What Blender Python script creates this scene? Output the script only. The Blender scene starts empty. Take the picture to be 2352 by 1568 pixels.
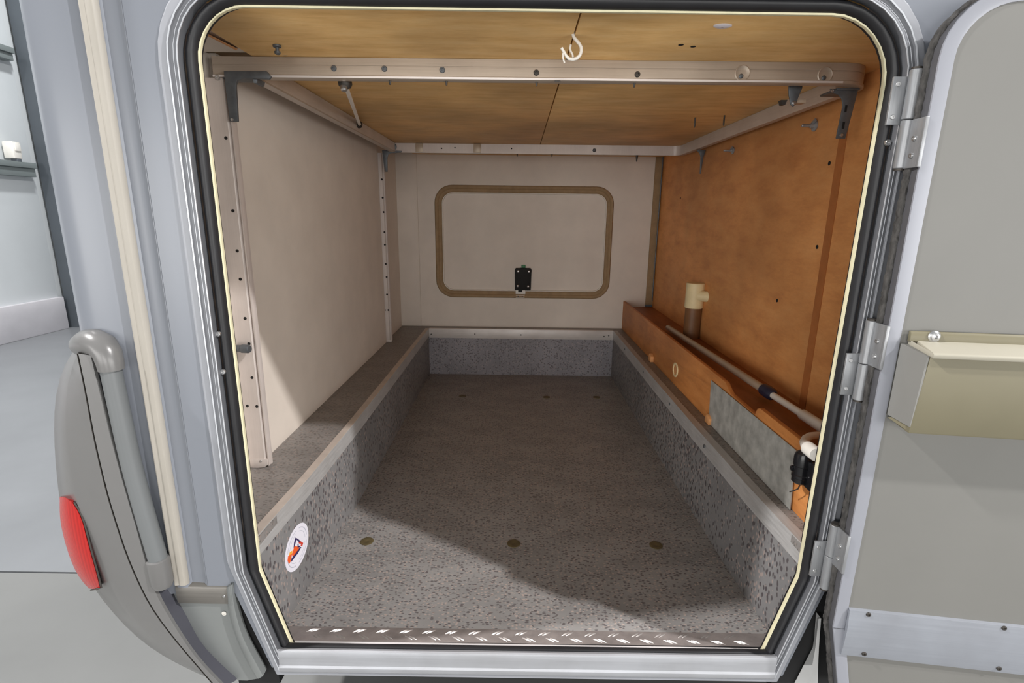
import bpy, bmesh, math, random
from mathutils import Vector, Matrix

random.seed(7)
SC = bpy.context.scene
COL = SC.collection


def L(r, g, b):
    """sRGB 0-255 to linear"""
    f = lambda c: (c / 12.92 if c <= 0.04045 else ((c + 0.055) / 1.055) ** 2.4)
    return (f(r / 255), f(g / 255), f(b / 255), 1.0)


# ------------------------------------------------------------------ camera, sky, lamps, exposure
cam_data = bpy.data.cameras.new('camera')
cam = bpy.data.objects.new('camera', cam_data)
COL.objects.link(cam)
cam_data.sensor_width = 36.0
cam_data.lens = 18.149
cam_data.clip_start = 0.02
cam.matrix_world = Matrix(((0.999901, -0.013034, 0.005347, 0.0000), (0.008258, 0.234809, -0.972006, -1.0000), (0.011413, 0.971954, 0.234894, 1.4500), (0, 0, 0, 1)))
SC.camera = cam

SC.view_settings.view_transform = 'Standard'
SC.view_settings.look = 'None'
SC.view_settings.gamma = 1.0
SC.view_settings.use_curve_mapping = False
SC.view_settings.exposure = 0.0

world = bpy.data.worlds.new('hall_ambient')
SC.world = world
world.use_nodes = True
bg = world.node_tree.nodes['Background']
bg.inputs['Color'].default_value = (0.93, 0.97, 1.0, 1)
bg.inputs['Strength'].default_value = 0.30


def area_lamp(name, loc, target, size, power, color=(1, 1, 1), shape='DISK', size_y=None):
    d = bpy.data.lights.new(name, 'AREA')
    d.shape = shape
    d.size = size
    if size_y:
        d.size_y = size_y
    d.energy = power
    d.color = color
    o = bpy.data.objects.new(name, d)
    COL.objects.link(o)
    o.location = loc
    o.rotation_euler = (Vector(target) - Vector(loc)).to_track_quat('-Z', 'Y').to_euler()
    return o


# fill panels added behind the camera to brighten the garage, and hall ceiling lamps
area_lamp('hall_fill_front', (0.0, -8.5, 1.4), (0.0, 0.5, 1.35), 3.5, 185, (1, 0.985, 0.96), 'RECTANGLE', 2.6)
area_lamp('hall_fill_right', (6.2, -6.0, 1.35), (-0.3, 1.0, 1.3), 6.0, 310, (1, 0.985, 0.96), 'RECTANGLE', 2.6)
area_lamp('hall_fill_left', (-5.3, -6.8, 1.35), (0.5, 1.0, 1.3), 6.0, 255, (1, 0.985, 0.96), 'RECTANGLE', 2.6)
area_lamp('hall_lamp_right', (4.9, -2.45, 5.7), (-0.1, 0.3, 0.5), 0.22, 450, (1, 0.98, 0.97))
area_lamp('hall_lamp_left', (-4.3, -0.62, 5.4), (0.2, 0.0, 0.6), 0.22, 350, (1, 0.98, 0.97))
area_lamp('hall_fill_far', (-3.2, 3.6, 5.6), (-4.6, 4.6, 0.8), 0.5, 170, (0.97, 0.99, 1))  # fill added to brighten the hall wall

# ------------------------------------------------------------------ materials
MATS = {}


def new_mat(name):
    m = bpy.data.materials.new(name)
    m.use_nodes = True
    nt = m.node_tree
    b = nt.nodes['Principled BSDF']
    MATS[name] = m
    return m, nt, b


def coords(nt, scale=(1, 1, 1), kind='Object'):
    tc = nt.nodes.new('ShaderNodeTexCoord')
    mp = nt.nodes.new('ShaderNodeMapping')
    mp.inputs['Scale'].default_value = scale
    nt.links.new(tc.outputs[kind], mp.inputs['Vector'])
    return mp.outputs['Vector']


def noise(nt, vec, scale, detail=4, rough=0.55):
    n = nt.nodes.new('ShaderNodeTexNoise')
    n.inputs['Scale'].default_value = scale
    n.inputs['Detail'].default_value = detail
    n.inputs['Roughness'].default_value = rough
    nt.links.new(vec, n.inputs['Vector'])
    return n.outputs['Fac']


def ramp(nt, fac, stops):
    r = nt.nodes.new('ShaderNodeValToRGB')
    el = r.color_ramp.elements
    while len(el) > len(stops):
        el.remove(el[-1])
    while len(el) < len(stops):
        el.new(0.5)
    for e, (p, c) in zip(el, stops):
        e.position = p
        e.color = c
    nt.links.new(fac, r.inputs['Fac'])
    return r.outputs['Color']


def mix(nt, fac, a, b, mode='MIX'):
    n = nt.nodes.new('ShaderNodeMix')
    n.data_type = 'RGBA'
    n.blend_type = mode
    for sock, v in ((n.inputs[0], fac), (n.inputs[6], a), (n.inputs[7], b)):
        if isinstance(v, (int, float)):
            sock.default_value = v
        elif isinstance(v, tuple):
            sock.default_value = v
        else:
            nt.links.new(v, sock)
    return n.outputs[2]


def bump(nt, b, height, strength=0.2, dist=0.002):
    n = nt.nodes.new('ShaderNodeBump')
    n.inputs['Strength'].default_value = strength
    n.inputs['Distance'].default_value = dist
    nt.links.new(height, n.inputs['Height'])
    nt.links.new(n.outputs['Normal'], b.inputs['Normal'])


def plain(name, col, rough=0.5, metal=0.0, var=0.06, scale=8.0, stretch=(1, 1, 1), bumpy=0.0, spec=0.5):
    m, nt, b = new_mat(name)
    v = coords(nt, stretch)
    f = noise(nt, v, scale)
    dark = tuple(c * (1 - var * 2) for c in col[:3]) + (1,)
    lite = tuple(min(1, c * (1 + var)) for c in col[:3]) + (1,)
    c = ramp(nt, f, [(0.3, dark), (0.7, lite)])
    nt.links.new(c, b.inputs['Base Color'])
    b.inputs['Roughness'].default_value = rough
    b.inputs['Metallic'].default_value = metal
    b.inputs['Specular IOR Level'].default_value = spec
    if bumpy:
        bump(nt, b, f, bumpy)
    return m


def wood(name, dark, mid, lite, stretch, rough=0.5, blotch=2.0):
    m, nt, b = new_mat(name)
    v = coords(nt, stretch)
    g = noise(nt, v, 6.0, 8, 0.65)
    v2 = coords(nt, (1, 1, 1))
    bl = noise(nt, v2, blotch, 3)
    c1 = ramp(nt, g, [(0.28, dark), (0.5, mid), (0.75, lite)])
    c2 = ramp(nt, bl, [(0.35, (0.72, 0.70, 0.68, 1)), (0.65, (1.12, 1.1, 1.05, 1))])
    c = mix(nt, 1.0, c1, c2, 'MULTIPLY')
    fib = noise(nt, coords(nt, tuple(s * 6 for s in stretch)), 9.0, 3)
    c3 = ramp(nt, fib, [(0.35, (0.88, 0.88, 0.88, 1)), (0.6, (1, 1, 1, 1))])
    c = mix(nt, 0.4, c, c3, 'MULTIPLY')
    nt.links.new(c, b.inputs['Base Color'])
    b.inputs['Roughness'].default_value = rough
    b.inputs['Specular IOR Level'].default_value = 0.3
    return m


def speckle(name, base, flecks_dark, flecks_lite, stretch=(1, 1, 1)):
    """vinyl: grey ground with small elongated dark and pinkish chips"""
    m, nt, b = new_mat(name)
    v0 = coords(nt, stretch)
    wob = nt.nodes.new('ShaderNodeTexNoise')
    wob.inputs['Scale'].default_value = 55
    wob.inputs['Detail'].default_value = 2
    nt.links.new(v0, wob.inputs['Vector'])
    va = nt.nodes.new('ShaderNodeVectorMath')
    va.operation = 'MULTIPLY_ADD'
    nt.links.new(wob.outputs['Color'], va.inputs[0])
    va.inputs[1].default_value = (0.012, 0.012, 0.012)
    nt.links.new(v0, va.inputs[2])
    vec = va.outputs[0]
    col = None

    def chips(scale, lo, hi, pick):
        vo = nt.nodes.new('ShaderNodeTexVoronoi')
        vo.inputs['Scale'].default_value = scale
        nt.links.new(vec, vo.inputs['Vector'])
        edge = ramp(nt, vo.outputs['Distance'], [(lo, (1, 1, 1, 1)), (hi, (0, 0, 0, 1))])
        sep = nt.nodes.new('ShaderNodeSeparateColor')
        nt.links.new(vo.outputs['Color'], sep.inputs[0])
        sel = ramp(nt, sep.outputs[0], [(pick - 0.02, (0, 0, 0, 1)), (pick, (1, 1, 1, 1))])
        return mix(nt, 1.0, edge, sel, 'MULTIPLY'), sep
    k1, s1 = chips(85, 0.30, 0.44, 0.36)
    k2, s2 = chips(105, 0.28, 0.42, 0.55)
    big = noise(nt, v0, 5, 3)
    ground = ramp(nt, big, [(0.35, tuple(c * 0.86 for c in base[:3]) + (1,)), (0.65, tuple(c * 1.1 for c in base[:3]) + (1,))])
    c = mix(nt, k2, ground, flecks_lite)
    c = mix(nt, k1, c, flecks_dark)
    nt.links.new(c, b.inputs['Base Color'])
    b.inputs['Roughness'].default_value = 0.42
    b.inputs['Specular IOR Level'].default_value = 0.35
    return m


def brushed(name, col, rough=0.35, stretch=(1, 40, 40), metal=0.9, var=0.12):
    m, nt, b = new_mat(name)
    f = noise(nt, coords(nt, stretch), 6, 5, 0.6)
    f2 = noise(nt, coords(nt), 7, 4)
    c = ramp(nt, f, [(0.3, tuple(x * (1 - var) for x in col[:3]) + (1,)), (0.7, tuple(min(1, x * (1 + var * .6)) for x in col[:3]) + (1,))])
    c2 = ramp(nt, f2, [(0.3, (0.86, 0.85, 0.84, 1)), (0.65, (1, 1, 1, 1))])
    c = mix(nt, 1.0, c, c2, 'MULTIPLY')
    nt.links.new(c, b.inputs['Base Color'])
    b.inputs['Metallic'].default_value = metal
    r = ramp(nt, f, [(0.2, (rough * .8,) * 3 + (1,)), (0.8, (min(1, rough * 1.3),) * 3 + (1,))])
    nt.links.new(r, b.inputs['Roughness'])
    return m


paint = plain('white_body_paint', L(128, 132, 140), 0.28, 0, 0.015, 2.0)
paint_right = paint
ivory = plain('ivory_piping', L(176, 170, 160), 0.5, 0, 0.05, 30, (1, 1, 0.2))
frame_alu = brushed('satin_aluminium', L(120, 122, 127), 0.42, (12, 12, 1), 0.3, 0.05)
sill_alu_lit = brushed('lit_sill_aluminium', L(178, 180, 185), 0.4, (1, 40, 40), 0.3, 0.05)  # lighter copy of the frame metal; light on the bottom rail painted in
ridge_alu = plain('bright_ridge', L(205, 208, 213), 0.3, 0.35, 0.03, 8)
frame_flange = plain('pale_grey_flange', L(156, 158, 164), 0.4, 0, 0.03, 5)
rubber = plain('black_rubber', L(30, 30, 33), 0.45, 0, 0.1, 20)
cream_trim = plain('cream_edge_trim', L(226, 219, 184), 0.6, 0, 0.05, 30)
ply = wood('birch_plywood', L(222, 176, 112), L(238, 196, 134), L(246, 210, 152), (1.0, 5.0, 5.0), 0.55, 2.2)
ply_dark = wood('brown_plywood', L(204, 138, 84), L(224, 158, 98), L(234, 172, 112), (3.0, 1.0, 3.0), 0.5, 1.6)
ply_kick = wood('orange_plywood', L(198, 128, 72), L(218, 146, 84), L(230, 160, 98), (2, 1.0, 5.0), 0.5, 2.0)
shelf_ply_shade = wood('shaded_shelf_plywood', L(140, 82, 42), L(160, 98, 52), L(172, 110, 62), (3.0, 1.0, 3.0), 0.5, 1.6)  # partition plywood darkened; shade on the shelf put into the colour
stub_brown = plain('stub_brown', L(126, 88, 56), 0.5, 0, 0.1, 14)
lit_strip = plain('lit_flange_strip', L(206, 194, 184), 0.5, 0.1, 0.06, 20)  # pale tone paints the light falling on the left rim flange
end_grey = plain('bin_end_grey', L(132, 131, 127), 0.5, 0, 0.03, 6)  # grey instead of olive: different light on the bin end put into colour
bin_rim = plain('pale_bin_rim', L(172, 167, 152), 0.4, 0, 0.03, 8)
skirt_lit = plain('lit_skirt', L(200, 200, 199), 0.4, 0, 0.02, 6)  # lighter than the other skirt: light the door blocks is put into the colour
ply_edge = plain('cut_wood', L(222, 160, 104), 0.7, 0, 0.08, 30)
batten = plain('dark_batten', L(176, 108, 56), 0.6, 0, 0.08, 20)
board = plain('pale_wall_board', L(224, 214, 203), 0.6, 0, 0.035, 6, (1, 1, 1), 0.05)
board_edge = plain('brown_board_edge', L(158, 132, 98), 0.7, 0, 0.08, 30)
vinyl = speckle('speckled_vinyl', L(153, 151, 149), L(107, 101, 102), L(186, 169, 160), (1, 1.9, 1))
vinyl_side = speckle('speckled_vinyl_side', L(131, 130, 130), L(88, 83, 85), L(162, 148, 142), (1, 1.0, 0.6))  # tray sides: vinyl darkened in colour to offset the light they catch
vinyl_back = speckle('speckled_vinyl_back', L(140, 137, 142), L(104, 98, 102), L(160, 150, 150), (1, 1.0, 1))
ledge_vinyl = speckle('ledge_vinyl', L(138, 134, 131), L(106, 100, 97), L(158, 144, 136), (1.0, 2.2, 1))
angle_alu = brushed('dull_aluminium', L(198, 197, 196), 0.5, (30, 2, 30), 0.35, 0.12)
rear_angle = brushed('bright_aluminium', L(215, 209, 205), 0.45, (2, 30, 30), 0.25, 0.08)
post_alu = brushed('anodised_post', L(214, 204, 198), 0.42, (40, 40, 1), 0.25, 0.06)
rail_alu = brushed('anodised_rail', L(186, 172, 157), 0.4, (1, 40, 40), 0.3, 0.08)
rail_alu_y = brushed('anodised_side_rail', L(216, 206, 197), 0.45, (40, 1, 40), 0.3, 0.08)
lip_alu = plain('bright_lip', L(236, 230, 228), 0.3, 0.4, 0.03, 10)
galv = plain('galvanised_steel', L(104, 108, 112), 0.5, 0.5, 0.12, 40)
galv_plate = plain('galvanised_plate', L(182, 182, 177), 0.6, 0.1, 0.16, 26)
steel = plain('bright_screw', L(205, 205, 205), 0.28, 0.9, 0.05, 30)
dark_steel = plain('dark_screw', L(70, 66, 62), 0.5, 0.5, 0.1, 30)
hole = plain('hole_shadow', L(26, 23, 22), 0.9, 0, 0.02, 10)
white_plastic = plain('white_plastic', L(236, 232, 224), 0.4, 0, 0.03, 20)
cream_plastic = plain('cream_plastic', L(236, 218, 172), 0.5, 0, 0.05, 20)
black_plastic = plain('black_plastic', L(22, 22, 25), 0.22, 0, 0.05, 20)
latch_black = plain('matt_black_plastic', L(14, 13, 13), 0.7, 0, 0.05, 20)
green_tab = plain('green_plastic', L(44, 120, 72), 0.5, 0, 0.05, 20)
navy = plain('navy_collar', L(38, 40, 62), 0.45, 0, 0.05, 20)
tube_grey = plain('pole_grey', L(188, 172, 152), 0.4, 0.2, 0.05, 20)
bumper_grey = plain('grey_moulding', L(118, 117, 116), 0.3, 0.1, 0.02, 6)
bumper_shade = plain('grey_moulding_shaded', L(84, 84, 92), 0.35, 0.1, 0.02, 6)  # moulding grey darkened; shade in the recess put into the colour
pipe_grey = plain('grey_pipe', L(112, 115, 116), 0.4, 0.0, 0.02, 6)
skirt_grey = plain('grey_skirt', L(128, 131, 130), 0.4, 0.05, 0.02, 6)
skirt_trim = brushed('skirt_trim_strip', L(126, 123, 118), 0.4, (1, 30, 30), 0.4, 0.08)
seam_black = plain('seam_black', L(62, 58, 54), 0.7, 0, 0.02, 10)
under_black = plain('underbody_black', L(24, 24, 25), 0.8, 0, 0.1, 10)
door_skin = plain('door_lining', L(119, 118, 114), 0.5, 0, 0.03, 3)
door_flange = plain('door_flange', L(148, 150, 158), 0.35, 0.1, 0.02, 4)
door_edge = plain('door_edge_profile', L(100, 100, 104), 0.4, 0.3, 0.05, 10)
band_a = brushed('door_band_aluminium', L(150, 154, 162), 0.4, (1, 40, 40), 0.2, 0.05)
brush_grey = plain('weather_brush', L(74, 72, 70), 0.95, 0, 0.3, 120, (1, 1, 0.4), 0.6)
bin_plastic = plain('olive_cream_plastic', L(120, 114, 92), 0.45, 0, 0.03, 8)
hinge_alu = brushed('hinge_aluminium', L(158, 160, 163), 0.35, (60, 60, 1), 0.5, 0.1)
concrete = plain('hall_concrete', L(144, 146, 149), 0.38, 0, 0.05, 1.6)
concrete_b = plain('hall_concrete_near', L(138, 138, 136), 0.38, 0, 0.05, 1.6)
hall_panel = plain('hall_sandwich_panel', L(216, 220, 222), 0.5, 0, 0.03, 1.2)
plinth_white = plain('hall_plinth', L(232, 228, 232), 0.6, 0, 0.04, 3)
hall_steel = plain('hall_steel', L(86, 92, 98), 0.6, 0.1, 0.05, 3)
hall_rail = plain('hall_rail_steel', L(134, 142, 142), 0.55, 0.1, 0.04, 3)
sticker_white = plain('sticker_white', L(238, 236, 246), 0.4, 0, 0.01, 10)
sticker_grey = plain('sticker_print_grey', L(196, 197, 210), 0.4, 0, 0.05, 90)
st_purple = plain('print_purple', L(52, 36, 92), 0.4, 0, 0.02, 10)
st_orange = plain('print_orange', L(244, 96, 30), 0.4, 0, 0.02, 10)
st_yellow = plain('print_yellow', L(250, 176, 54), 0.4, 0, 0.02, 10)
st_red = plain('print_red', L(214, 60, 40), 0.4, 0, 0.02, 10)
brass = plain('brass_olive', L(112, 100, 70), 0.5, 0.3, 0.1, 40)
tread_alu = plain('tread_plate_aluminium', L(160, 152, 149), 0.42, 0.35, 0.12, 25)
tread_bar_mat = plain('tread_bar_polished', L(206, 200, 196), 0.3, 0.6, 0.05, 25)

m, nt, b = new_mat('red_lens')
b.inputs['Base Color'].default_value = L(226, 30, 22)
b.inputs['Roughness'].default_value = 0.12
wv = nt.nodes.new('ShaderNodeTexWave')
wv.inputs['Scale'].default_value = 38
nt.links.new(coords(nt, (1, 1, 0.15)), wv.inputs['Vector'])
nt.links.new(ramp(nt, wv.outputs['Fac'], [(0.2, L(168, 18, 13)), (0.8, L(186, 26, 19))]), b.inputs['Base Color'])
red_lens = m


# ------------------------------------------------------------------ mesh helpers
def rot_to(d):
    return Vector((0, 0, 1)).rotation_difference(Vector(d).normalized()).to_matrix()


class B:
    def __init__(self):
        self.v = []
        self.f = []

    def add(self, vs, fs):
        o = len(self.v)
        self.v += [tuple(p) for p in vs]
        self.f += [tuple(i + o for i in f) for f in fs]
        return self

    def box(self, x0, x1, y0, y1, z0, z1):
        vs = [(x, y, z) for z in (z0, z1) for y in (y0, y1) for x in (x0, x1)]
        return self.add(vs, [(0, 2, 3, 1), (4, 5, 7, 6), (0, 1, 5, 4), (2, 6, 7, 3), (0, 4, 6, 2), (1, 3, 7, 5)])

    def hexa(self, a, b):
        """two quads a (4 points) and b (4 points), same winding"""
        return self.add(list(a) + list(b), [(0, 1, 2, 3), (7, 6, 5, 4), (0, 4, 5, 1), (1, 5, 6, 2), (2, 6, 7, 3), (3, 7, 4, 0)])

    def cyl(self, p0, p1, r0, r1=None, n=16, cap=True):
        r1 = r0 if r1 is None else r1
        p0, p1 = Vector(p0), Vector(p1)
        R = rot_to(p1 - p0)
        vs = []
        for p, r in ((p0, r0), (p1, r1)):
            for i in range(n):
                t = 2 * math.pi * i / n
                vs.append(p + R @ Vector((r * math.cos(t), r * math.sin(t), 0)))
        fs = [(i, (i + 1) % n, n + (i + 1) % n, n + i) for i in range(n)]
        if cap:
            fs += [tuple(range(n - 1, -1, -1)), tuple(range(n, 2 * n))]
        return self.add(vs, fs)

    def lathe(self, p0, axis, prof, n=20):
        """prof: list of (radius, height along axis)"""
        p0 = Vector(p0)
        R = rot_to(axis)
        vs, fs = [], []
        for r, h in prof:
            for i in range(n):
                t = 2 * math.pi * i / n
                vs.append(p0 + R @ Vector((r * math.cos(t), r * math.sin(t), h)))
        for k in range(len(prof) - 1):
            for i in range(n):
                fs.append((k * n + i, k * n + (i + 1) % n, (k + 1) * n + (i + 1) % n, (k + 1) * n + i))
        fs.append(tuple(range(n - 1, -1, -1)))
        fs.append(tuple(range((len(prof) - 1) * n, len(prof) * n)))
        return self.add(vs, fs)

    def tube(self, pts, r, n=12):
        pts = [Vector(p) for p in pts]
        m_ = len(pts)
        rs = r if isinstance(r, (list, tuple)) else [r] * m_
        vs, fs = [], []
        prev = None
        for i, p in enumerate(pts):
            d = (pts[min(i + 1, m_ - 1)] - pts[max(i - 1, 0)]).normalized()
            if prev is None:
                up = Vector((0, 0, 1)) if abs(d.z) < 0.9 else Vector((1, 0, 0))
                x = d.cross(up).normalized()
            else:
                x = (prev - d * prev.dot(d)).normalized()
            prev = x
            y = d.cross(x)
            for k in range(n):
                t = 2 * math.pi * k / n
                vs.append(p + (x * math.cos(t) + y * math.sin(t)) * rs[i])
        for i in range(m_ - 1):
            for k in range(n):
                fs.append((i * n + k, i * n + (k + 1) % n, (i + 1) * n + (k + 1) % n, (i + 1) * n + k))
        fs.append(tuple(range(n - 1, -1, -1)))
        fs.append(tuple(range((m_ - 1) * n, m_ * n)))
        return self.add(vs, fs)

    def prism(self, poly, axis, d0, d1):
        """poly: 2D points in the plane across axis ('x': (y,z), 'y': (x,z), 'z': (x,y))"""
        mk = {'x': lambda p, d: (d, p[0], p[1]), 'y': lambda p, d: (p[0], d, p[1]), 'z': lambda p, d: (p[0], p[1], d)}[axis]
        n = len(poly)
        vs = [mk(p, d0) for p in poly] + [mk(p, d1) for p in poly]
        fs = [(i, (i + 1) % n, n + (i + 1) % n, n + i) for i in range(n)]
        fs += [tuple(range(n - 1, -1, -1)), tuple(range(n, 2 * n))]
        return self.add(vs, fs)

    def loft(self, rows, close_u=False, close_v=False):
        """rows: lists of points, all the same length"""
        nr, nc = len(rows), len(rows[0])
        vs = [p for r in rows for p in r]
        fs = []
        for i in range(nr if close_u else nr - 1):
            for j in range(nc if close_v else nc - 1):
                a, b_ = i, (i + 1) % nr
                c, d = j, (j + 1) % nc
                fs.append((a * nc + c, a * nc + d, b_ * nc + d, b_ * nc + c))
        return self.add(vs, fs)

    def build(self, name, mat, parent=None, bevel=0.0, smooth=True, seg=2, angle=35):
        me = bpy.data.meshes.new(name)
        off = Vector(parent_off(parent))
        me.from_pydata([tuple(Vector(p) - off) for p in self.v], [], self.f)
        bm = bmesh.new()
        bm.from_mesh(me)
        bmesh.ops.recalc_face_normals(bm, faces=bm.faces)
        if bevel:
            ed = [e for e in bm.edges if len(e.link_faces) == 2 and e.calc_face_angle(0) > math.radians(angle)]
            bmesh.ops.bevel(bm, geom=ed, offset=bevel, segments=seg, affect='EDGES', profile=0.5, clamp_overlap=True)
        if smooth:
            for f in bm.faces:
                f.smooth = True
            for e in bm.edges:
                if len(e.link_faces) == 2 and e.calc_face_angle(0) > math.radians(angle):
                    e.smooth = False
        bm.to_mesh(me)
        bm.free()
        me.materials.append(mat)
        o = bpy.data.objects.new(name, me)
        COL.objects.link(o)
        if parent is not None:
            o.parent = parent
        return o


def parent_off(p):
    """location of the whole chain above (roots that turn are built in their own frame)"""
    v = Vector((0, 0, 0))
    while p is not None:
        if not p.get('own_frame'):
            v += Vector(p.location)
        p = p.parent
    return v


def tag(o, label=None, cat=None, group=None, kind=None):
    if label:
        o['label'] = label
    if cat:
        o['category'] = cat
    if group:
        o['group'] = group
    if kind:
        o['kind'] = kind
    return o


def thing(name, label, cat, loc, group=None, kind=None):
    o = bpy.data.objects.new(name, None)
    o.empty_display_size = 0.05
    COL.objects.link(o)
    o.location = loc
    return tag(o, label, cat, group, kind)


def copy_part(src, parent, delta):
    """a copy of a part, moved by delta in its parent's frame, sharing its mesh"""
    c = src.copy()
    COL.objects.link(c)
    c.parent = parent
    c.location = Vector(src.location) + Vector(delta)
    return c


def fillet_path(pts, radii, seg=8, closed=True):
    """2D polyline with rounded corners, always the same number of points"""
    out = []
    n = len(pts)
    for i in range(n):
        p = Vector(pts[i])
        r = radii[i]
        if not closed and i in (0, n - 1):
            out.append(p)
            continue
        a = (Vector(pts[i - 1]) - p).normalized()
        c = (Vector(pts[(i + 1) % n]) - p).normalized()
        ang = a.angle(c)
        t = r / math.tan(ang / 2)
        t0, t1 = p + a * t, p + c * t
        bis = (a + c).normalized()
        cen = p + bis * (r / math.sin(ang / 2))
        v0, v1 = t0 - cen, t1 - cen
        a0 = math.atan2(v0.y, v0.x)
        da = math.atan2(v1.y, v1.x) - a0
        while da > math.pi:
            da -= 2 * math.pi
        while da < -math.pi:
            da += 2 * math.pi
        for k in range(seg + 1):
            th = a0 + da * k / seg
            out.append(cen + Vector((math.cos(th), math.sin(th))) * r)
    return out


def offset_poly(pts, offs):
    """convex polygon listed clockwise seen from the front; edge i (from i to i+1) moves outward by offs[i]"""
    n = len(pts)
    lines = []
    for i in range(n):
        p, q = Vector(pts[i]), Vector(pts[(i + 1) % n])
        d = (q - p).normalized()
        nrm = Vector((-d.y, d.x))
        lines.append((p + nrm * offs[i], d))
    res = []
    for i in range(n):
        p, d = lines[i - 1]
        q, e = lines[i]
        den = d.x * e.y - d.y * e.x
        t = ((q.x - p.x) * e.y - (q.y - p.y) * e.x) / den
        res.append(p + d * t)
    return res


def plate_hole(outer, inner, y, y_in):
    """flat sheet at depth y (outer and inner: lists of (x, z)) with the edge of its hole running back to y_in"""
    from mathutils.geometry import tessellate_polygon
    loops = [[Vector((p[0], p[1], 0)) for p in outer], [Vector((p[0], p[1], 0)) for p in inner]]
    tri = tessellate_polygon(loops)
    allp = list(outer) + list(inner)
    bb_ = B()
    bb_.add([(p[0], y, p[1]) for p in allp], [tuple(t_) for t_ in tri])
    n_ = len(inner)
    bb_.add([(p[0], y, p[1]) for p in inner] + [(p[0], y_in, p[1]) for p in inner], [(i, (i + 1) % n_, n_ + (i + 1) % n_, n_ + i) for i in range(n_)])
    return bb_


def screw(name, p, axis, r, h, mat, parent):
    """round screw head with a recessed cross"""
    bb = B().lathe(p, axis, [(r, 0), (r, h * 0.5), (r * 0.8, h), (r * 0.35, h), (r * 0.3, h * 0.55)], 14)
    return bb.build(name, mat, parent)


# ================================================================== HALL
floor = thing('floor', 'pale grey polished concrete floor of the hall', 'floor', (0, 0, 0), kind='structure')
B().box(-7, 7, -7, 0.829, -0.08, 0).build('slab', concrete_b, floor)
B().box(-7, 7, 0.839, 12, -0.08, 0).build('slab', concrete, floor)
B().box(-7, 7, 0.80, 0.87, -0.09, -0.012).build('joint_filler', hall_steel, floor)

wall_hall = thing('wall_hall', 'pale sandwich panel wall of the hall beyond the vehicle', 'wall', (-5.75, 4, 0), kind='structure')
y = 0.4
panels = []
while y < 5.3:
    y1 = min(y + 1.0, 5.42)
    B().box(-5.85, -5.75, y + 0.004, y1 - 0.004, 0.0, 6.5).build('panel', hall_panel, wall_hall, bevel=0.006)
    y = y1
B().box(-5.95, -5.86, 0.4, 12, 0, 6.5).build('backing', hall_panel, wall_hall)
B().box(-5.85, -5.80, 5.42, 12, 0, 6.5).build('recess_panel', hall_panel, wall_hall)
B().box(-5.80, -5.70, -0.5, 5.42, 0.0, 0.405).build('plinth', plinth_white, wall_hall, bevel=0.008)
for z0, z1 in ((1.835, 1.99), (3.075, 3.205)):
    r_ = B()
    r_.box(-5.79, -5.63, -0.5, 5.29, z0, z1 - 0.06)
    r_.box(-5.79, -5.60, -0.5, 5.29, z1 - 0.06, z1)
    r_.build('wall_rail', hall_rail, wall_hall, bevel=0.004)

pil = thing('steel_column', 'dark grey steel column standing against the pale hall wall', 'column', (-5.65, 5.5, 0), kind='structure')
B().box(-5.74, -5.55, 5.465, 5.477, 0, 6.5).build('flange', hall_steel, pil)
B().box(-5.655, -5.64, 5.477, 5.69, 0, 6.5).build('web', hall_steel, pil)
B().box(-5.74, -5.55, 5.69, 5.702, 0, 6.5).build('flange', hall_steel, pil)
for z in (1.55, 1.72, 2.9):
    B().cyl((-5.57, 5.465, z), (-5.57, 5.452, z), 0.012, n=8).build('bolt', hall_steel, pil)

sw = thing('socket_box', 'white socket box fixed on the grey wall rail of the hall', 'socket', (-5.6, 5.2, 2.0))
B().box(-5.72, -5.60, 5.03, 5.13, 2.02, 2.20).build('housing', white_plastic, sw, bevel=0.012)
B().box(-5.60, -5.585, 5.045, 5.115, 2.10, 2.18).build('lid', white_plastic, sw, bevel=0.006)
B().box(-5.68, -5.60, 5.06, 5.11, 1.985, 2.02).build('cable_gland', hall_steel, sw, bevel=0.004)

# ================================================================== VEHICLE BODY
OPEN = [(-0.579, 1.808), (0.6655, 1.803), (0.654, 0.660), (0.598, 0.450), (-0.523, 0.447), (-0.579, 0.655)]
RAD = [0.095, 0.115, 0.05, 0.006, 0.006, 0.05]


def umap(u):
    """bottom edge of the frame: its lip stands higher than the seal behind it"""
    if u <= 0.021:
        return u * (-0.013 / 0.021) if u > 0 else u
    if u < 0.042:
        return -0.013 + (u - 0.021) / 0.021 * 0.065
    return 0.052 + (u - 0.042) * 0.4


def ring(u, y):
    offs = [u, u * 0.92, u * 0.8, umap(u), u * 0.8, u]
    rr = [r + u for r in RAD]
    rr[3] = rr[4] = 0.004
    return [(p.x, y, p.y) for p in fillet_path(offset_poly(OPEN, offs), rr)]


# outer skin on the side with the opening cut out (front face on Y = 0.004)
body = thing('wall_exterior', 'white painted side of the motorhome around the open hatch', 'wall', (0, 0, 0.64), kind='structure')
inner = [(p[0], p[2]) for p in ring(0.036, 0.004)]
plate_hole([(-0.692, 2.8), (3.0, 2.8), (3.0, 0.645), (0.708, 0.645), (0.642, 0.404), (-0.566, 0.404), (-0.634, 0.62), (-0.692, 0.62)], inner, 0.0045, 0.045).build('side_panel', paint, body)
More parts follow.
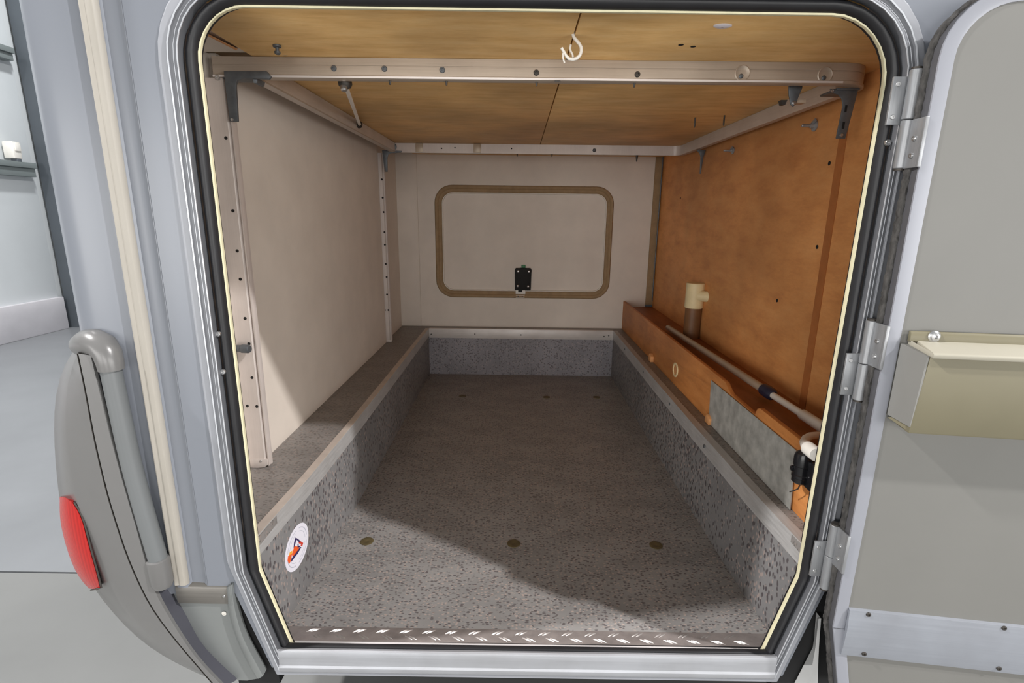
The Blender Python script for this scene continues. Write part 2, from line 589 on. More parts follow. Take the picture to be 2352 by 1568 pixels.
# the corner moulding at the rear: flat strip, shallow cove, then round onto the rear face
prof = [(-0.690, 0.004), (-0.700, 0.009), (-0.728, 0.010), (-0.735, 0.002), (-0.758, 0.002), (-0.766, 0.010), (-0.775, 0.010), (-0.795, 0.004), (-0.83, 0.004), (-0.852, 0.007), (-0.870, 0.013), (-0.884, 0.023), (-0.893, 0.037), (-0.898, 0.055), (-0.900, 0.09), (-0.900, 2.40), (-0.69, 2.40)]
cm = B()
rows = []
for k in range(15):
    z = 0.60 + (2.8 - 0.60) * k / 14
    lean = -0.004 * math.sin(max(0, min(1, (z - 0.6) / 1.4)) * math.pi)
    rows.append([(x + (lean if x < -0.8 else 0), yy, z) for x, yy in prof])
cm.loft(rows)
cm.build('corner_moulding', paint, body, angle=50)

trim_2 = thing('trim_2', 'ivory piping strip running down the white corner of the vehicle', 'trim', (-0.746, 0, 0.64), kind='structure')
B().prism([(-0.7615, 0.006), (-0.7605, -0.004), (-0.757, -0.0065), (-0.749, -0.0045), (-0.745, -0.007), (-0.735, -0.006), (-0.7315, -0.001), (-0.7305, 0.006)], 'z', 0.634, 2.8).build('piping', ivory, trim_2, bevel=0.0012)

# door frame: flange, grooved aluminium, rubber seal, cream edge
trim_1 = thing('trim_1', 'aluminium hatch frame with black rubber seal and cream edge strip', 'frame', (0.04, 0, 0.4), kind='structure')


def sweep(pr, name, mat, angle=28):
    bb = B()
    bb.loft([ring(u, y) for u, y in pr], close_v=True)
    return bb.build(name, mat, trim_1, angle=angle)


sweep([(0.041, 0.003), (0.043, -0.0005), (0.056, -0.0005), (0.060, 0.003), (0.061, 0.008)], 'flange', frame_flange)
def part_sweep(pr, name, mat, bottom):
    """one run of the frame: sides and top, or the bottom rail between its mitres"""
    bb_ = B()
    rows_ = []
    for u, y in pr:
        r_ = ring(u, y)
        k_ = len(r_) // 6
        lo, hi = 3 * k_ + k_ // 2, 4 * k_ + k_ // 2
        rows_.append(r_[lo:hi + 1] if bottom else r_[hi:] + r_[:lo + 1])
    bb_.loft(rows_)
    return bb_.build(name, mat, trim_1, angle=28)


FP = [(0.024, 0.020), (0.0210, 0.001), (0.0215, -0.0030), (0.0230, -0.0045), (0.0270, -0.0045), (0.0285, -0.0040), (0.0340, -0.0040), (0.0355, -0.0068), (0.0385, -0.0068), (0.0400, -0.0045), (0.0415, -0.0005), (0.042, 0.004)]
part_sweep(FP, 'frame_profile', frame_alu, False)
part_sweep(FP, 'sill_profile', sill_alu_lit, True)
for ua, ub, yy in ((0.0208, 0.0232, -0.0048), (0.0278, 0.0290, -0.0050), (0.0355, 0.0387, -0.0072)):
    part_sweep([(ua, yy + 0.0012), (ua + 0.0003, yy), (ub - 0.0003, yy), (ub, yy + 0.0012)], 'bright_ridge', ridge_alu, False)
sweep([(0.002, 0.040), (0.0005, 0.030), (0.002, 0.022), (0.006, 0.014), (0.011, 0.010), (0.016, 0.011), (0.019, 0.015), (0.0195, 0.022), (0.024, 0.024)], 'rubber_seal', rubber, 60)
# the cream strip follows the seal except along the sill
tr = B()
path = fillet_path(offset_poly(OPEN, [0.002] * 6), [0.093, 0.113, 0.05, 0.004, 0.004, 0.05])
n_seg = len(path) // 6
keep = path[4 * n_seg + n_seg // 2:] + path[:3 * n_seg + n_seg // 2 + 1]
rows = []
for (u, yy) in ((0.0, 0.032), (-0.0035, 0.032), (-0.0042, 0.029), (-0.0038, 0.0245), (-0.001, 0.0235), (0.002, 0.028)):
    full = fillet_path(offset_poly(OPEN, [0.002 + u] * 6), [0.093 + u, 0.113 + u, 0.05 + u, 0.004, 0.004, 0.05 + u])
    kp = full[4 * n_seg + n_seg // 2:] + full[:3 * n_seg + n_seg // 2 + 1]
    rows.append([(p.x, yy, p.y) for p in kp])
tr.loft(rows)
tr.build('edge_trim', cream_trim, trim_1, angle=60)
for p in ((-0.5971, 0.0100, 1.2142), (-0.5970, 0.0100, 1.1346), (0.6761, 0.0080, 1.5889)):
    screw('rivet', p, (0, -1, 0), 0.006, 0.004, steel, trim_1)

# hidden shell that closes the box: rear, roof, underside
shell = thing('chassis', 'black underside of the motorhome below the hatch', 'chassis', (0, 1.2, 0.36), kind='structure')
u_ = B()
u_.box(-0.80, 3.0, 0.035, 2.40, 0.375, 0.425)
u_.prism([(-0.66, 0.34), (-0.66, 0.66), (-0.612, 0.66), (-0.560, 0.425), (-0.560, 0.34)], 'y', 0.020, 0.060)  # black plates stand in for the dark void beside the frame
u_.prism([(0.632, 0.34), (0.632, 0.425), (0.690, 0.66), (0.860, 0.66), (0.860, 0.34)], 'y', 0.026, 0.066)
u_.build('underbody', under_black, shell)
B().box(-0.80, 3.0, 2.392, 2.41, 0.42, 2.8).build('far_side_skin', paint, shell)
B().box(-0.86, 3.0, 0.03, 2.40, 1.86, 1.90).build('upper_deck', under_black, shell)
B().box(0.93, 0.96, 0.03, 2.40, 0.42, 1.9).build('partition', under_black, shell)
B().box(-0.80, -0.775, 0.05, 2.40, 0.42, 1.9).build('partition', under_black, shell)

# ================================================================== GARAGE INTERIOR
g_floor = thing('garage_floor', 'sunken tray floor of speckled grey vinyl inside the garage', 'floor', (0.04, 1.2, 0.43), kind='structure')
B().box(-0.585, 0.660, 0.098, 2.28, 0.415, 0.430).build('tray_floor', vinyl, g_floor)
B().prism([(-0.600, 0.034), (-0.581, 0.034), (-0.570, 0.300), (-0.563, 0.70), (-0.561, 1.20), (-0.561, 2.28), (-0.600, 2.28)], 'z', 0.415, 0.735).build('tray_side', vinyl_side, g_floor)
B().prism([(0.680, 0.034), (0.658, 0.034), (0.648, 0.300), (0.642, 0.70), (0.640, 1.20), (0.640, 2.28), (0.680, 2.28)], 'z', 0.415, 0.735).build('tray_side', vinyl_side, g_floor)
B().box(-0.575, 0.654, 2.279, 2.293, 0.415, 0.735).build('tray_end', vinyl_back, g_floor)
B().box(-0.77, -0.575, 0.032, 2.362, 0.715, 0.736).build('ledge', ledge_vinyl, g_floor)
B().box(0.654, 0.93, 0.032, 2.362, 0.715, 0.736).build('ledge', ledge_vinyl, g_floor)
B().box(-0.575, 0.654, 2.290, 2.362, 0.715, 0.736).build('ledge', ledge_vinyl, g_floor)
# aluminium angle along the rim
def edge_angle(sx, x_in, sec, y_list):
    """L-profile along the rim; y_list gives (y, shift outward)"""
    rows_ = [[(x_in + sx * (o + sh), yy, z) for o, z in sec + sec[:1]] for yy, sh in y_list]
    bb_ = B().loft(rows_)
    n_ = len(sec)
    if n_ == 6:     # close the L at the end that shows: upright leg, then the flange
        r0 = rows_[0]
        bb_.add(r0[:6], [(0, 1, 4, 5), (1, 2, 3, 4)])
    return bb_


SECL = [(0.0, 0.688), (0.0, 0.736), (0.021, 0.736), (0.021, 0.7385), (-0.0025, 0.7385), (-0.0025, 0.688)]
SECR = [(0.0, 0.684), (0.0, 0.736), (0.024, 0.736), (0.024, 0.7385), (-0.0025, 0.7385), (-0.0025, 0.684)]
edge_angle(-1, -0.561, SECL, [(0.034, 0.020), (0.300, 0.009), (0.70, 0.002), (1.20, 0.0), (2.279, 0.0)]).build('edge_angle', angle_alu, g_floor)
edge_angle(-1, -0.561, [(-0.0022, 0.7384), (0.0208, 0.7384), (0.0208, 0.7392), (-0.0022, 0.7392)], [(0.034, 0.020), (0.300, 0.009), (0.70, 0.002), (1.20, 0.0), (2.279, 0.0)]).build('lit_flange', lit_strip, g_floor)  # overlay strip that carries the painted light
edge_angle(1, 0.640, SECR, [(0.034, 0.018), (0.300, 0.008), (0.70, 0.002), (1.20, 0.0), (2.279, 0.0)]).build('edge_angle', angle_alu, g_floor)
B().prism([(2.279, 0.676), (2.279, 0.736), (2.300, 0.736), (2.300, 0.7385), (2.2765, 0.7385), (2.2765, 0.676)], 'x', -0.5585, 0.6375).build('edge_angle', rear_angle, g_floor, bevel=0.0008)
for x, z in ((-0.545, 0.70), (-0.26, 0.705), (0.04, 0.703), (0.58, 0.70), (0.61, 0.705)):
    B().cyl((x, 2.2765, z), (x, 2.2745, z), 0.0045, n=10).build('screw', dark_steel, g_floor)
for yy in (0.6, 1.0, 1.45, 1.9):
    B().cyl((0.6375, yy, 0.712), (0.6355, yy, 0.712), 0.006, n=10).build('screw', galv, g_floor)
for x, yy in ((-0.467, 0.459), (0.005, 0.459), (0.462, 0.461), (0.189, 1.85), (0.482, 1.86), (-0.30, 1.85)):
    B().lathe((x, yy, 0.430), (0, 0, 1), [(0.021, 0), (0.021, 0.0015), (0.018, 0.0022), (0.006, 0.0012), (0.005, 0.0008)], 20).build('floor_plug', brass, g_floor)

tp = thing('tread_plate', 'aluminium tread plate along the sill at the foot of the opening', 'sill plate', (0.04, 0.07, 0.43))
B().prism([(0.034, 0.4435), (0.034, 0.447), (0.040, 0.4485), (0.100, 0.4335), (0.100, 0.430), (0.040, 0.432)], 'x', -0.582, 0.660).build('plate', tread_alu, tp)
B().prism([(0.030, 0.440), (0.030, 0.450), (0.034, 0.4525), (0.038, 0.450), (0.038, 0.442)], 'x', -0.520, 0.592).build('front_lip', lip_alu, tp)


def plate_z(yy):
    return 0.4485 - (yy - 0.040) / 0.060 * 0.015


def tread(x, yc, sgn, ln=0.026):
    d = Vector((sgn * 0.8, 0.6)).normalized()
    nrm = Vector((-d.y, d.x))
    bb = B()
    rows_ = []
    for t in (-1, -0.5, 0, 0.5, 1):
        w = 0.0017 * (1 - 0.75 * t * t) + 0.0003
        h = 0.0022 * (1 - t * t) + 0.0003
        c = Vector((x, yc)) + d * (ln / 2 * t)
        rows_.append([(c.x - nrm.x * w, c.y - nrm.y * w, plate_z(c.y - nrm.y * w)), (c.x, c.y, plate_z(c.y) + h), (c.x + nrm.x * w, c.y + nrm.y * w, plate_z(c.y + nrm.y * w))])
    bb.loft(rows_)
    return bb


for row, (yc, sg) in enumerate(((0.084, 1), (0.058, -1))):
    first = None
    for i in range(20):
        x = -0.500 + i * 0.0578 + (0.018 if row else 0)
        for k in (0, 1):
            if x + k * 0.0105 > 0.585:
                continue
            if first is None:
                first = tread(x, yc, sg).build('tread_bar', tread_bar_mat, tp)
                x_first = x
            else:
                copy_part(first, tp, (x + k * 0.0105 - x_first, 0, 0))

# ---- walls
w_left = thing('wall_left', 'pale board lining the left side of the garage', 'wall', (-0.75, 1.2, 0.74), kind='structure')
B().box(-0.765, -0.742, 0.388, 1.895, 0.736, 1.831).build('lining_board', board, w_left)
B().box(-0.775, -0.752, 1.895, 2.362, 0.736, 1.831).build('lining_board', board, w_left)
B().box(-0.775, -0.760, 0.05, 0.388, 0.736, 1.83).build('lining_board', board, w_left)

w_back = thing('wall_back', 'pale board end wall of the garage around the small hatch', 'wall', (0.04, 2.37, 0.74), kind='structure')
hatch_outer = [(-0.517, 1.6395), (0.612, 1.6395), (0.612, 0.9315), (-0.517, 0.9315)]
ho = fillet_path(hatch_outer, [0.11] * 4, 8)
plate_hole([(-0.775, 1.85), (0.853, 1.85), (0.853, 0.72), (-0.775, 0.72)], [(p.x, p.y) for p in ho], 2.362, 2.385).build('end_panel', board, w_back)
B().box(-0.766, -0.622, 2.352, 2.362, 0.737, 1.84).build('corner_strip', board, w_back, bevel=0.002)
B().box(0.853, 0.93, 2.355, 2.362, 0.90, 1.84).build('end_return', board_edge, w_back)
B().cyl((0.893, 2.345, 0.93), (0.893, 2.345, 1.82), 0.0035, n=8).build('corner_bead', galv, w_back)

# ---- small hatch in the end wall
d2 = thing('door_2', 'small rounded hatch closed in the pale end wall', 'hatch', (0.045, 2.37, 0.93), kind='structure')
bez = B()
hin = [(-0.4665, 1.590), (0.5650, 1.590), (0.5650, 0.9815), (-0.4665, 0.9815)]


def lerp_ring(t, y):
    pts = [(a[0] + (c[0] - a[0]) * t, a[1] + (c[1] - a[1]) * t) for a, c in zip(hatch_outer, hin)]
    return [(p.x, y, p.y) for p in fillet_path(pts, [0.11 - 0.045 * t] * 4, 8)]


bez.loft([lerp_ring(0, 2.366), lerp_ring(0.03, 2.357), lerp_ring(0.16, 2.351), lerp_ring(0.34, 2.352), lerp_ring(0.50, 2.360), lerp_ring(0.62, 2.3585), lerp_ring(0.9, 2.366), lerp_ring(1.0, 2.374)], close_v=True)
bez.build('surround', board_edge, d2, angle=50)
bd = B()
bd.loft([lerp_ring(0.90, 2.370), lerp_ring(0.92, 2.360), lerp_ring(1.0, 2.359), lerp_ring(1.05, 2.364), lerp_ring(1.06, 2.372)], close_v=True)
bd.build('bead', white_plastic, d2, angle=50)
pn = [(p.x, p.y) for p in fillet_path(hin, [0.065] * 4, 8)]
B().prism(pn, 'y', 2.371, 2.385).build('hatch_panel', board, d2)
lt = B().prism([(-0.0035, 0.985), (-0.0055, 1.115), (0.0, 1.127), (0.05, 1.1295), (0.098, 1.127), (0.1025, 1.115), (0.0995, 0.985)], 'y', 2.350, 2.371).build('latch_plate', latch_black, d2, bevel=0.003)
for x, z in ((0.0155, 1.107), (0.086, 1.106), (0.0145, 1.012), (0.083, 1.010)):
    B().lathe((x, 2.350, z), (0, -1, 0), [(0.008, 0), (0.008, 0.002), (0.005, 0.004)], 12).build('screw', steel, lt)
B().box(0.037, 0.063, 2.360, 2.371, 1.129, 1.147).build('tab', green_tab, lt, bevel=0.001)
B().box(0.018, 0.044, 2.349, 2.362, 0.972, 0.987).build('bolt_tongue', latch_black, lt, bevel=0.001)
st = B().box(0.001, 0.0655, 2.354, 2.366, 0.958, 0.985).build('strike_plate', white_plastic, d2, bevel=0.002)
B().box(0.002, 0.0615, 2.352, 2.364, 0.935, 0.952).build('strike_foot', white_plastic, st, bevel=0.002)
for x in (0.018, 0.046):
    B().cyl((x, 2.352, 0.943), (x, 2.3505, 0.943), 0.004, n=10).build('screw', dark_steel, st)

w_right = thing('wall_right', 'brown plywood partition on the right side of the garage', 'wall', (0.91, 1.2, 0.9), kind='structure')
B().box(0.900, 0.925, 0.535, 2.362, 0.85, 1.83).build('plywood_sheet', ply_dark, w_right)
B().box(0.895, 0.925, 0.045, 0.500, 0.85, 1.83).build('plywood_sheet', ply_dark, w_right)
B().box(0.893, 0.925, 0.501, 0.534, 0.85, 1.83).build('batten', batten, w_right)
for p in ((0.8995, 0.5733, 1.6097), (0.8995, 0.5724, 1.3725), (0.8995, 1.9470, 1.5592), (0.8995, 0.7644, 1.1805)):
    B().cyl(p, (p[0] - 0.001, p[1], p[2]), 0.006, n=10).build('screw_hole', hole, w_right)

# ---- ceiling
ceil = thing('ceiling', 'two orange birch plywood sheets forming the garage ceiling', 'ceiling', (0.1, 1.2, 1.82), kind='structure')
B().box(-0.775, 0.93, 0.032, 2.375, 1.832, 1.858).build('deck_board', board_edge, ceil)
B().prism([(-0.640, 0.036), (0.1128, 0.036), (0.1190, 2.362), (-0.640, 2.362)], 'z', 1.8172, 1.830).build('plywood_sheet', ply, ceil, bevel=0.001)
B().prism([(0.1160, 0.036), (0.926, 0.036), (0.926, 2.362), (0.1222, 2.362)], 'z', 1.8168, 1.830).build('plywood_sheet', ply, ceil, bevel=0.001)
B().box(-0.775, -0.6405, 0.034, 0.358, 1.8245, 1.8315).build('edge_board', board, ceil)
B().hexa([(-0.6624, 0.2047, 1.8160), (-0.6539, 0.1965, 1.8160), (-0.6425, 0.3000, 1.8160), (-0.6534, 0.3131, 1.8160)], [(-0.6768, 0.2311, 1.8240), (-0.6682, 0.2227, 1.8240), (-0.6565, 0.3284, 1.8240), (-0.6677, 0.3418, 1.8240)]).build('edge_splinter', ply_edge, ceil)
for p in ((0.3523, 0.2433, 1.8165), (0.3823, 0.2542, 1.8165)):
    B().lathe(p, (0, 0, -1), [(0.006, 0), (0.006, 0.0004), (0.003, 0.0006)], 10).build('knot', hole, ceil)

plug = thing('screw_cover', 'white oval plastic cover on the ceiling near the opening', 'cover', (0.3966, 0.1241, 1.8165))
q = plug.location
B().loft([[(q.x + (0.014 + 0.006) * 0 + math.cos(t) * r * 2.1, q.y + math.sin(t) * r * 1.25, q.z - h) for t in [2 * math.pi * i / 20 for i in range(20)]] for r, h in ((0.0085, 0), (0.0085, 0.002), (0.0065, 0.0035), (0.001, 0.004))], close_v=True).build('cap', sticker_white, plug)

# ---- boxed bench on the right: front board, shelf, cleats, ring
bb_r = thing('baseboard_right', 'orange plywood boxing with a finger hole along the right ledge', 'boxing', (0.71, 1.2, 0.74), kind='structure')
fb = [(0.045, 0.7365), (2.355, 0.7365), (2.355, 0.920), (0.70, 0.920), (0.655, 0.918), (0.625, 0.902), (0.605, 0.896), (0.43, 0.893), (0.42, 0.915), (0.405, 0.922), (0.16, 0.922), (0.135, 0.915), (0.045, 0.90)]
B().prism(fb, 'x', 0.708, 0.722).build('front_board', ply_kick, bb_r, bevel=0.001)
B().box(0.722, 0.900, 0.045, 2.355, 0.868, 0.884).build('shelf_board', shelf_ply_shade, bb_r)
c = Vector((0.7080, 1.1793, 0.8052))
rg = B()
rows = []
for k in range(28):
    t = 2 * math.pi * k / 28
    rows.append([(0.708 - h, c.y + math.cos(t) * r, c.z + math.sin(t) * r * 0.95) for r, h in ((0.034, 0.0), (0.034, 0.003), (0.030, 0.005), (0.026, 0.004), (0.024, -0.012))])
rg.loft(rows, close_u=True)
rg.build('finger_ring', cream_plastic, bb_r, angle=60)
B().cyl((0.7075, c.y, c.z), (0.7085, c.y, c.z), 0.026, n=24).build('hole_back', ply_edge, bb_r)
for i, (p, s) in enumerate((((0.7000, 1.5612, 0.7487), 0.023), ((0.7000, 0.7399, 0.7465), 0.019))):
    B().prism([(p[1] - s, 0.737), (p[1] + s, 0.737), (p[1] + s, 0.737 + s * 1.1), (p[1] + s * 0.2, 0.737 + s * 1.75), (p[1] - s, 0.737 + s * 1.2)], 'x', 0.692, 0.708).build('wood_cleat', ply_edge, bb_r, bevel=0.0008)

# ================================================================== BED FRAME
fr = thing('bed_frame', 'aluminium bed frame with rounded corners under the plywood ceiling', 'frame', (0.1, 1.1, 1.77))
RZ0, RZ1 = 1.7695, 1.8162


def rail_section(pts2, z0, z1, th, r):
    """swept box rail with a bright bottom lip: pts2 is the outer path in plan"""
    pr = [(0.0, z1), (0.0, z0 + 0.030), (0.0012, z0 + 0.0295), (0.0012, z0 + 0.0275), (0.0, z0 + 0.027), (0.0, z0 + 0.008), (-0.002, z0 + 0.0065), (-0.002, z0 + 0.001), (0.0, z0), (th, z0), (th, z1)]
    return pr


def sweep_rail(path_fn, name, mat, parent):
    bb = B()
    rows_ = []
    for d, z in rail_section(None, RZ0, RZ1, 0.024, 0):
        rows_.append([(p.x, p.y, z) for p in path_fn(d)])
    rows_.append(rows_[0])
    bb.loft(rows_)
    return bb.build(name, mat, parent, angle=30)


def front_path(d):
    return fillet_path([(-0.738, 0.360 + d), (0.868 - d, 0.360 + d), (0.868 - d, 0.50)], [0, 0.085 - d, 0], 10, closed=False)


def right_path(d):
    return [Vector((0.868 - d, 0.50)), Vector((0.868 - d, 1.78))]


def rear_path(d):
    return fillet_path([(0.868 - d, 1.78), (0.868 - d, 1.874 - d), (-0.655, 1.874 - d)], [0, 0.06 - d, 0], 8, closed=False)


def left_path(d):
    return [Vector((-0.660 + d, 1.862)), Vector((-0.660 + d, 0.384))]


fr_front = sweep_rail(front_path, 'front_rail', rail_alu, fr)
sweep_rail(right_path, 'side_rail', rail_alu_y, fr)
fr_rear = sweep_rail(rear_path, 'rear_rail', post_alu, fr)
sweep_rail(left_path, 'side_rail', rail_alu_y, fr)
B().box(-0.738, 0.78, 0.3566, 0.3596, RZ0 + 0.001, RZ0 + 0.0055).build('bright_lip', lip_alu, fr_front)
B().box(-0.6362, -0.6350, 0.40, 1.84, RZ0 + 0.0005, RZ0 + 0.0045).build('bright_lip', rail_alu, fr)
for x, z in ((-0.4443, 1.7922), (-0.3224, 1.7924), (-0.1828, 1.7909), (0.0436, 1.7872), (0.2865, 1.7857)):
    B().lathe((x, 0.360, z), (0, -1, 0), [(0.0068, 0), (0.0068, 0.0015), (0.0055, 0.003), (0.003, 0.0032), (0.0026, 0.0014)], 16).build('bolt', galv if x < 0 else dark_steel, fr_front)
for x, z in ((0.5377, 1.7909), (0.7359, 1.7889)):
    w_ = B().lathe((x, 0.360, z), (0, -1, 0), [(0.0185, 0), (0.0185, 0.001), (0.0165, 0.0022), (0.0150, 0.0012), (0.006, 0.0010)], 28).build('washer', rail_alu, fr_front)
    B().lathe((x - 0.003, 0.3592, z - 0.007), (0, -1, 0), [(0.0055, 0), (0.0055, 0.002), (0.003, 0.004)], 12).build('screw', galv, fr_front)
for x in (-0.511, -0.209):
    B().box(x - 0.019, x + 0.019, 1.8445, 1.8505, 1.772, 1.816).build('clip', tube_grey, fr_rear, bevel=0.0015)
    B().box(x - 0.016, x + 0.016, 1.8455, 1.8605, 1.8165, 1.8235).build('clip_top', galv, fr_rear, bevel=0.001)
for x, z in ((-0.395, 1.792), (-0.325, 1.796), (-0.030, 1.795)):
    B().cyl((x, 1.850, z), (x, 1.8492, z), 0.004, n=10).build('screw_hole', hole, fr_rear)
p = Vector((0.4009, 1.8490, 1.7907))
B().lathe((p.x, 1.850, p.z), (0, -1, 0), [(0.010, 0), (0.010, 0.002), (0.004, 0.007)], 6).build('bolt', galv, fr_rear)
# screw tips that come out under the rails
for x in (-0.313, -0.175, 0.045, 0.283):
    B().cyl((x, 0.372, 1.7695), (x, 0.372, 1.7600), 0.003, 0.002, n=8).build('screw_tip', dark_steel, fr_front)
for p in ((0.0002, 1.8600, 1.7641), (0.1828, 1.8600, 1.7617)):
    B().cyl((p[0], 1.862, 1.7700), (p[0], 1.862, 1.757), 0.0035, 0.002, n=8).build('screw_tip', dark_steel, fr_rear)
p = Vector((0.6275, 1.8600, 1.7577))
B().cyl((p.x, 1.862, 1.7700), (p.x, 1.862, 1.738), 0.007, 0.003, n=8).build('screw_tip', dark_steel, fr_rear)
B().box(0.088, 0.102, 0.3572, 0.3585, 1.7665, 1.7725).build('lip_clip', dark_steel, fr_front, bevel=0.0005)
# clamp on the right side rail
q0 = Vector((0.6942, 0.4100, 1.7759))
cl = B().prism([(-0.017, 0.030), (0.017, 0.030), (0.017, 0.0), (0.011, -0.018), (0.006, -0.038), (0.0, -0.042), (-0.006, -0.038), (-0.014, -0.016), (-0.017, 0.0)], 'y', 0, 0.004)
cl.v = [(v[0] + q0.x, v[1] + 0.41, v[2] + 1.770) for v in cl.v]
cl.build('catch_plate', galv, fr, bevel=0.001)
B().lathe((q0.x, 0.409, 1.736), (0, -1, 0), [(0.005, 0), (0.005, 0.002), (0.003, 0.004)], 12).build('catch_screw', steel, fr)
B().box(q0.x + 0.006, q0.x + 0.034, 0.416, 0.44, 1.738, 1.746).build('catch_arm', tube_grey, fr, bevel=0.001)
B().hexa([(q0.x - 0.030, 0.415, 1.744), (q0.x - 0.014, 0.415, 1.744), (q0.x - 0.018, 0.415, 1.733), (q0.x - 0.026, 0.415, 1.733)], [(q0.x - 0.030, 0.43, 1.744), (q0.x - 0.014, 0.43, 1.744), (q0.x - 0.018, 0.43, 1.733), (q0.x - 0.026, 0.43, 1.733)]).build('catch_wedge', dark_steel, fr)

# ---- posts
def post(name, label, x0, x1, y0, z0, z1, holes, foot):
    t = thing(name, label, 'post', ((x0 + x1) / 2, y0, z0), 'posts carrying the bed frame')
    bb = B()
    dpt = 0.022
    # section in plan: front face, then a grooved right side
    sec = [(x0, y0), (x1 - 0.012, y0), (x1 - 0.010, y0 + 0.002), (x1 - 0.0085, y0 + 0.006), (x1 - 0.006, y0 + 0.006), (x1 - 0.004, y0 + 0.001), (x1 - 0.001, y0 + 0.001), (x1, y0 + 0.004), (x1 - 0.003, y0 + 0.008), (x1 - 0.001, y0 + 0.012), (x1, y0 + dpt), (x0, y0 + dpt)]
    bb.prism(sec, 'z', z0 + 0.006, z1)
    bb.build('channel', post_alu, t, angle=30)
    if foot:
        cx = (x0 + x1) / 2
        B().prism([(x0 - 0.001, z0 + 0.028), (x0 - 0.001, z0 + 0.008), (x0 + 0.008, z0 + 0.001), (cx, z0), (x1 - 0.014, z0 + 0.002), (x1 - 0.004, z0 + 0.010), (x1 - 0.004, z0 + 0.028)], 'y', y0 - 0.003, y0 + dpt).build('foot_cap', post_alu, t, bevel=0.001)
        for xx in (x0 + 0.010, x1 - 0.022):
            screw('screw', (xx, y0 - 0.003, z0 + 0.022), (0, -1, 0), 0.0035, 0.002, steel, t)
    else:
        B().box(x0, x1 - 0.001, y0 - 0.001, y0 + dpt, z0, z0 + 0.012).build('foot_cap', post_alu, t, bevel=0.001)
    h0 = None
    for (x, z) in holes:
        if h0 is None:
            h0 = B().cyl((x, y0, z), (x, y0 - 0.0006, z), 0.0042 if foot else 0.0055, n=10).build('screw_hole', hole, t)
            hp = (x, z)
        else:
            copy_part(h0, t, (x - hp[0], 0, z - hp[1]))
    return t


pf = post('support_post', 'pale aluminium post just inside the opening with a grey pin', -0.776, -0.704, 0.360, 0.7365, 1.769,
          [(-0.7244, 1.6317), (-0.7273, 1.4564), (-0.7277, 1.355), (-0.728, 1.2811), (-0.7269, 1.1756), (-0.7239, 1.1056), (-0.726, 1.0088), (-0.7484, 0.9253), (-0.7215, 0.9244)], True)
B().lathe((-0.775, 0.345, 1.0965), (1, -0.12, 0), [(0.0095, 0), (0.0095, 0.040), (0.0115, 0.042), (0.0115, 0.060), (0.009, 0.064)], 18).build('pin', galv, pf)
screw('screw', (-0.7275, 0.3590, 1.7692), (0, -1, 0), 0.0065, 0.004, steel, pf)
post('support_post', 'pale aluminium post at the far left corner of the garage', -0.761, -0.712, 1.900, 0.7365, 1.772,
     [(-0.7269, 1.6366), (-0.7267, 1.5418), (-0.7255, 1.4661), (-0.7258, 1.3591), (-0.7266, 1.2906), (-0.7266, 1.1852), (-0.725, 1.1124), (-0.7271, 1.0138), (-0.7436, 0.9235), (-0.7237, 0.9238)], False)


# ---- corner brackets
def bracket(label, poly, y0, y1, extra=None, screws=()):
    xs = [p_[0] for p_ in poly]
    zs = [p_[1] for p_ in poly]
    t = thing('corner_bracket', label, 'bracket', (sum(xs) / len(xs), (y0 + y1) / 2, min(zs)), 'grey corner brackets of the bed frame')
    B().prism(poly, 'y', y0, y1).build('plate', galv, t, bevel=0.0015)
    if extra:
        extra(t)
    for (x, z, r) in screws:
        screw('screw', (x, y0, z), (0, -1, 0), r, 0.003, steel, t)
    return t


def ex_front(t):
    B().box(-0.7125, -0.640, 0.352, 0.392, 1.7655, 1.7690).build('shelf_flange', galv, t, bevel=0.001)
    B().hexa([(-0.640, 0.356, 1.769), (-0.632, 0.360, 1.769), (-0.632, 0.400, 1.769), (-0.640, 0.400, 1.769)], [(-0.640, 0.356, 1.7575), (-0.634, 0.362, 1.7585), (-0.634, 0.398, 1.7585), (-0.640, 0.398, 1.7575)]).build('end_lug', galv, t)


bracket('grey angle bracket at the front left corner under the bed frame', [(-0.7063, 1.7815), (-0.6036, 1.7825), (-0.5933, 1.7702), (-0.5980, 1.7644), (-0.6577, 1.7657), (-0.6760, 1.7617), (-0.6804, 1.7511), (-0.6845, 1.6688), (-0.7048, 1.6686), (-0.7063, 1.7460)], 0.3485, 0.3562, ex_front, [(-0.6975, 1.673, 0.004)])


def ex_fr(t):
    B().box(0.790, 0.846, 0.395, 0.470, 1.7640, 1.7690).build('shelf_flange', galv, t, bevel=0.001)
    for z in (1.722, 1.683):
        B().box(0.8185, 0.8235, 0.3985, 0.3999, z - 0.008, z + 0.008).build('slot', hole, t)


bracket('grey slotted bracket at the front right corner under the bed frame', [(0.775, 1.768), (0.845, 1.768), (0.843, 1.745), (0.838, 1.700), (0.832, 1.652), (0.808, 1.652), (0.811, 1.700), (0.813, 1.730), (0.808, 1.745), (0.797, 1.755), (0.780, 1.759)], 0.400, 0.404, ex_fr, [(0.820, 1.660, 0.0045), (0.781, 1.763, 0.004)])


def ex_rl(t):
    B().lathe((-0.647, 1.846, 1.797), (0, -1, 0), [(0.019, 0), (0.019, 0.002), (0.014, 0.005)], 22).build('corner_disc', galv, t)


